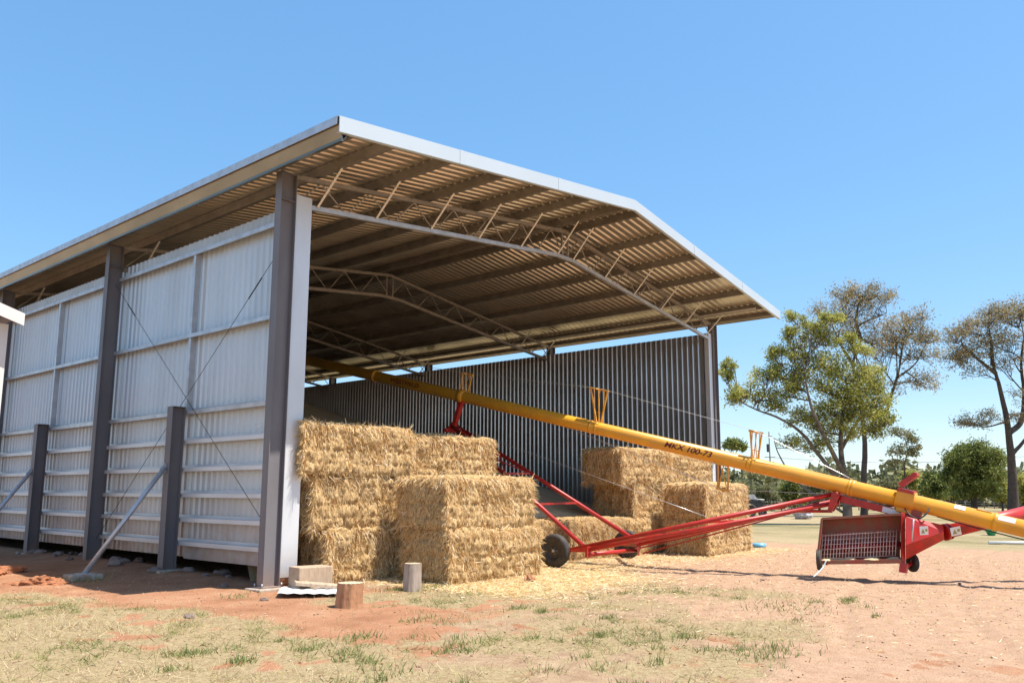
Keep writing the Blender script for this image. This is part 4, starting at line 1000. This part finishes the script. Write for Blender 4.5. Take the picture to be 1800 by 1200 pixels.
# big mixed gum beyond the shed: tall dark-limbed tree
tree('gum_tree','tall gum tree with dark limbs and brownish feathery top behind the greener gum',(1519,904),66,
 [([(1518,850,0),(1520,780,0),(1512,700,0),(1500,640,.5),(1513,600,0)],.34,None),
  ([(1505,560,0),(1512,525,0)],.22,(0,1.)),
  ([(1552,730,1),(1568,690,1),(1580,650,1),(1588,600,1)],.24,(0,.55)),
  ([(1480,610,-1),(1462,570,-1)],.2,(0,.8)),
  ([(1608,640,1),(1625,610,1)],.12,(2,.7))],
 [(1513,520,26,18,7,1,1),(1490,545,34,22,8,3,.7),(1538,545,30,20,7,1,.4),(1455,560,30,20,8,3,1.),(1470,590,34,20,7,3,.5),(1520,580,34,22,7,1,.3),(1560,585,32,22,7,2,.7),(1590,575,30,20,7,2,1.),(1612,590,26,18,6,4,1),(1590,620,34,20,6,2,.8),(1625,630,24,18,5,4,.8),(1600,665,34,14,5,2,.6),(1550,625,30,20,5,2,.6),(1430,610,24,18,6,3,.9),(1560,690,24,14,4,2,.3),(1625,680,20,12,4,4,.3),(1480,520,20,14,5,1,.8),(1545,520,22,14,6,1,1),(1605,560,22,14,5,2,1),(1630,600,18,14,5,4,1),(1575,600,22,16,5,2,.8),(1535,610,22,16,5,1,.1)],
 leafB,barkd,.14,3,1.15,spread=1.3)
tree('gum_tree','leafy olive-green gum with a pale trunk and low branches spreading left towards the shed',(1489,915),46,
 [([(1489,880,0),(1484,840,0),(1478,790,0),(1480,740,0),(1490,690,0)],.33,None),
  ([(1440,800,0),(1408,760,0),(1370,735,0),(1330,720,0),(1300,705,0)],.15,(0,.3)),
  ([(1436,740,-1),(1420,690,-1),(1415,650,-1)],.16,(0,.45)),
  ([(1520,720,1),(1545,690,1)],.13,(0,.6)),
  ([(1405,850,1),(1370,800,1),(1360,770,1)],.09,(0,.12))],
 [(1275,660,16,18,5,1,1),(1283,640,14,14,4,1,1),(1310,690,28,20,7,1,.95),(1340,700,26,18,7,1,.85),(1298,700,22,16,6,1,1),(1365,715,24,16,6,1,.75),(1370,660,26,24,8,2,.8),(1395,620,26,24,8,2,1),(1385,690,30,22,8,2,.6),(1420,650,30,26,8,2,1),(1440,600,24,18,5,2,1),(1455,680,34,28,12,0,.95),(1490,660,34,26,12,0,1),(1520,680,32,24,11,3,1),(1540,710,28,20,8,3,1),(1470,720,36,26,12,0,.8),(1510,730,32,24,10,0,.8),(1440,745,30,22,8,0,.7),(1550,745,22,20,7,3,.9),(1525,765,28,20,6,3,.5),(1470,770,34,20,7,0,.6),(1415,735,26,18,6,2,.4),(1390,780,24,16,4,4,1),(1430,790,26,18,5,4,.8),(1535,660,22,16,6,3,1),(1400,560,18,12,4,2,1),(1460,640,30,22,9,0,1),(1500,700,36,26,12,0,.9),(1475,745,34,22,9,0,.7),(1430,575,22,16,6,2,1),(1395,590,20,16,6,2,1),(1460,560,20,14,6,2,1),(1365,625,20,16,6,2,.9),(1480,600,20,16,6,3,1),(1345,665,22,16,6,1,.8),(1400,680,26,22,7,2,.7),(1540,735,24,18,7,3,.9),(1510,620,22,16,6,3,1)],
 leafA,barkm,.12,8,1.9)
tree('gum_tree','tall bare-limbed gum with brownish foliage at the right edge of the photo',(1781,896),78,
 [([(1780,850,0),(1777,800,0),(1770,740,0),(1757,680,0),(1745,640,0)],.58,None),
  ([(1700,615,-1),(1690,600,-1)],.2,(0,.9)),
  ([(1795,740,1),(1800,690,1),(1795,640,1),(1800,590,1)],.34,(0,.55)),
  ([(1742,600,0),(1738,575,0)],.22,(0,1.)),
  ([(1735,750,1),(1715,745,1),(1700,740,1)],.1,(0,.6)),
  ([(1810,760,0),(1830,700,0)],.25,(0,.4))],
 [(1685,595,24,18,7,1,1),(1700,620,26,18,6,1,.8),(1675,640,18,14,4,1,.6),(1720,585,30,18,8,3,.8),(1745,565,30,16,8,3,1),(1775,560,30,16,8,2,1),(1800,565,34,22,9,2,1),(1730,625,28,16,6,3,.5),(1765,605,28,20,6,2,.8),(1790,620,28,20,6,2,.7),(1840,600,34,26,8,5,1),(1850,660,30,24,7,5,.8),(1715,655,24,12,4,0,.85),(1712,745,24,12,5,4,.9),(1740,735,20,10,4,4,.5),(1808,700,24,16,5,2,.4),(1700,745,14,8,3,4,1),(1690,625,22,14,5,1,.9),(1740,600,26,16,6,3,.8),(1705,575,22,12,5,1,1),(1765,640,20,14,4,2,.5),(1820,640,26,18,6,5,.9),(1800,540,24,12,6,2,1),(1755,548,22,10,5,3,1),(1790,735,14,12,3,2,.3)],
 leafB,barkd,.16,21,1.15,spread=1.3)
tree('round_tree','dense dark green round-crowned tree near the right edge, behind the white pipe frame',(1712,893),84,
 [([(1712,860,0),(1711,830,0),(1712,800,0)],.4,None)],
 [(1710,798,24,18,16,0,1),(1685,815,22,18,16,0,.8),(1735,812,24,18,16,0,.8),(1712,825,30,20,16,0,.7),(1680,840,20,18,12,0,.5),(1740,842,20,18,14,0,.5),(1712,855,30,18,14,0,.4),(1695,865,20,12,8,0,.3),(1730,865,20,12,8,0,.3)],
 leafC,barkd,.22,5,2.5,spread=1.12)
tree('sapling','slender sparse gum sapling between the tall gum and the dense round tree',(1592,893),74,
 [([(1593,860,0),(1590,820,0),(1595,790,0),(1590,770,0)],.13,None),([(1575,830,0),(1560,845,0)],.06,(0,.4))],
 [(1583,762,20,8,6,0,1),(1605,775,14,10,5,0,.8),(1580,795,22,12,6,0,.7),(1603,800,14,10,5,0,.7),(1572,815,16,10,4,1,.5),(1610,788,10,8,3,0,.9)],leafD,barkd,.2,9,.9)
tree('small_tree','tiny flat-topped tree far off just right of the shed corner',(1291,880),120,
 [([(1291,850,0),(1290,800,0)],.22,None)],[(1290,782,13,8,9,0,1),(1282,786,10,7,6,0,1),(1299,785,10,7,6,0,1)],leafC,barkd,.36,12,1.6)
# bushes and trees of the middle distance
mid=[(1345,872,62,26,20,'leafy grey-green bush right behind the front right bales',leafD),
 (1300,868,20,30,30,'pale grey-green scrub tree behind the hanging bracket',leafD),
 (1395,862,26,34,34,'dark shrubby tree under the auger tube left of the red lower arm',leafC),
 (1440,858,26,30,30,'dull green shrubby tree behind the pivot bracket',leafD),
 (1560,862,30,26,26,'grey-green shrub behind the hitch beam',leafD),
 (1598,850,24,24,24,'olive shrub below the slender sapling',leafA),
 (1643,852,22,26,30,'rounded mid-green tree touching the left side of the dense round tree',leafC),
 (1672,862,14,16,20,'small olive shrub low in front of the dense round tree',leafA),
 (1762,862,14,24,26,'yellowish-green shrub between the dense tree and the dark trunk',leafA),
 (1802,858,24,30,26,'green shrub right of the dark trunk at the edge of the photo',leafA)]
for i,(px,py,rx,ry,cnt,lab,lm) in enumerate(mid):
    if rx>40: rx=24
    D=92+4*(i%3)
    tree('shrub',lab,(px,890),D,[([(px,880,0),(px+2,py,0)],.16,None)],
      [(px,py-ry*.25,rx*.7,ry*.6,cnt*.35,0,1),(px-rx*.5,py+ry*.2,rx*.55,ry*.5,cnt*.3,0,.8),(px+rx*.5,py+ry*.15,rx*.55,ry*.5,cnt*.3,0,.8),(px,py+ry*.55,rx*.8,ry*.4,cnt*.3,0,.3)],lm,barkd,.24,40+i,2.8,cat='shrub')
# distant woodland: one mass
r=np.random.default_rng(77); Pw=[]
for k in range(430):
    az=R(62)+R(50)*r.random() -R(12); d=150+130*r.random(); cx,cy=math.sin(az)*d,math.cos(az)*d; hh_=3.6+5.0*r.random()**1.5; rad=2+3.5*r.random()
    n=230; q=r.normal(size=(n,3)); q=norm(q)*(.55+.5*r.random((n,1))); q=q*np.array([rad,rad,hh_*.55])+np.array([cx,cy,hh_*.5]); q[:,2]=np.abs(q[:,2]); Pw.append(q)
Pw=np.concatenate(Pw); n=len(Pw); L=.75+.7*r.random(n); v,f=blades(Pw,norm(r.normal(size=(n,3))),L,L*.7,taper=.7)
rn=np.clip(.1+.8*vnoise(Pw[:,0],Pw[:,1],.12,4,3)+.2*r.normal(size=n),0,1)
o=np_mesh('distant_woodland',v,f,leafD,rnd=np.repeat(rn,4)); tag(o,'grey-green scrub woodland along the horizon','woodland',kind='stuff')
# ------------------------------------------------------------------ grass, litter
grass_m=ramp_mat('grass_blades',[(.15,.18,.055),(.28,.29,.09),(.43,.37,.15),(.52,.41,.23),(.60,.48,.31)],.8,trans=.25)
def view_ok(x,y):
    dx,dy=x*RT.x+y*RT.y,x*FW.x+y*FW.y
    return (dy>3.5)&(np.abs(dx)<dy*.72+.5)
def scatter(n,x0,x1,y0,y1): return rng.uniform(x0,x1,n),rng.uniform(y0,y1,n)
x,y=scatter(640000,1.5,19,.3,15.5); ok=view_ok(x,y); x,y=x[ok],y[ok]
rmk,pmk,gmk,fmk,smk=masks(x,y); dist=np.hypot(x,y)
tuft=vnoise(x,y,5.5,21,2)
prob=gmk*(.05+.8*sstep(.52,.70,tuft))+.10*sstep(.6,.7,tuft)*(1-pmk)*np.clip(9/dist,.35,1); inshed=(x>XL-.1)&(y>YC-.1)
dry=.012*(1-pmk)+.004
keep=(rng.random(len(x))<np.clip(prob*.55+dry,0,1))&~inshed; x,y,gk,tf=x[keep],y[keep],gmk[keep],tuft[keep]; n=len(x); print('grass',n)
lean=rng.normal(size=(n,3))*np.array([.55,.55,.1]); d=norm(lean+np.array([0,0,.85])); L=(.03+.085*rng.random(n)**2)*(.6+.8*gk)
P=np.stack([x,y,gz(x,y)-.004],1); v,f=blades(P,d,L,.004+.004*rng.random(n),bend=np.stack([lean[:,0]*.02,lean[:,1]*.02,-.2*L],1),taper=.2)
green=vnoise(x,y,.8,31,3); rn=np.clip(.84-.85*sstep(.42,.60,green)+.22*rng.normal(size=n),0,1)
o=np_mesh('dry_grass',v,f,grass_m,rnd=np.repeat(rn,4)); tag(o,'short dry and patchy green grass in front of the shed','grass',kind='stuff')
# green weeds at the bale foot and by the column
ws=[(9.35,9.75,.35,260),(9.7,9.72,.25,200),(9.0,9.85,.2,120),(6.9,11.0,.25,90),(6.5,15.0,.4,120),(6.2,14.6,.3,80),(11.3,4.4,.6,260),(7.9,3.3,.4,240),(7.3,7.0,.35,90)]
Px=[];
ws=[(a,b_,c_*1.5,int(k_*.8)) for a,b_,c_,k_ in ws]+[(rng.uniform(3.5,9),rng.uniform(3.2,7.5),rng.uniform(.1,.3),rng.integers(25,90)) for _ in range(46)]+[(rng.uniform(9,13),rng.uniform(3.2,7.5),rng.uniform(.1,.3),rng.integers(15,60)) for _ in range(14)]
for (cx,cy,s_,k) in ws: Px.append(np.stack([cx+rng.normal(size=k)*s_*.5,cy+rng.normal(size=k)*s_*.35],1))
Px=np.concatenate(Px); n=len(Px); lean=rng.normal(size=(n,3))*np.array([.5,.5,.1]); d=norm(lean+np.array([0,0,.9])); L=.03+.06*rng.random(n)
v,f=blades(np.stack([Px[:,0],Px[:,1],gz(Px[:,0],Px[:,1])],1),d,L,.007+.005*rng.random(n),taper=.2)
o=np_mesh('green_weeds',v,f,ramp_mat('weeds',[(.12,.15,.05),(.24,.27,.09),(.38,.38,.15)],.7,trans=.3),rnd=np.repeat(rng.random(n),4)); tag(o,'bright green weed tufts at the foot of the bales and in the yard','weeds',kind='stuff')
# loose straw on the ground
x,y=scatter(230000,8.5,25.5,1.5,12.2); ok=view_ok(x,y); x,y=x[ok],y[ok]; rmk,pmk,gmk,fmk,smk=masks(x,y)
keep=(rng.random(len(x))<np.clip(smk*.6+.02,0,1)); x,y=x[keep],y[keep]; n=len(x); print('litter',n)
d=norm(rng.normal(size=(n,3))*np.array([1,1,.16])+np.array([0,0,.05])); L=(.04+.11*rng.random(n))*np.where(smk[keep]>.15,1,.55)
v,f=blades(np.stack([x,y,gz(x,y)+.012],1),d,L,.006+.006*rng.random(n),taper=.5)
o=np_mesh('loose_straw',v,f,straw,rnd=np.repeat(np.clip(.62+.22*rng.normal(size=n),0,1),4)); tag(o,'loose straw scattered on the ground around the bales','straw litter',kind='stuff')
# grit and clods on the bare ground
n=16000; x,y=scatter(n,2,24,1,15); ok=view_ok(x,y)&~((x>XL)&(y>YC)); x,y=x[ok],y[ok]; n=len(x); s_=.004+.014*rng.random(n)**6
ico=np.array([(1,0,0),(-1,0,0),(0,1,0),(0,-1,0),(0,0,1),(0,0,-1)],float); fi=np.array([(0,2,4),(2,1,4),(1,3,4),(3,0,4),(2,0,5),(1,2,5),(3,1,5),(0,3,5)])
v=(ico[None]*(.7+.6*rng.random((n,6,1)))*s_[:,None,None]*np.array([1.2,1,.7])+np.stack([x,y,gz(x,y)+s_*.3],1)[:,None]).reshape(-1,3); f=(fi[None]+6*np.arange(n)[:,None,None]).reshape(-1,3)
o=np_mesh('gravel',v,f,ramp_mat('grit',[(.22,.11,.06),(.42,.24,.15),(.55,.40,.30)],1),rnd=np.repeat(rng.random(n),6)); tag(o,'scattered grit and small clods on the bare earth','grit',kind='stuff')
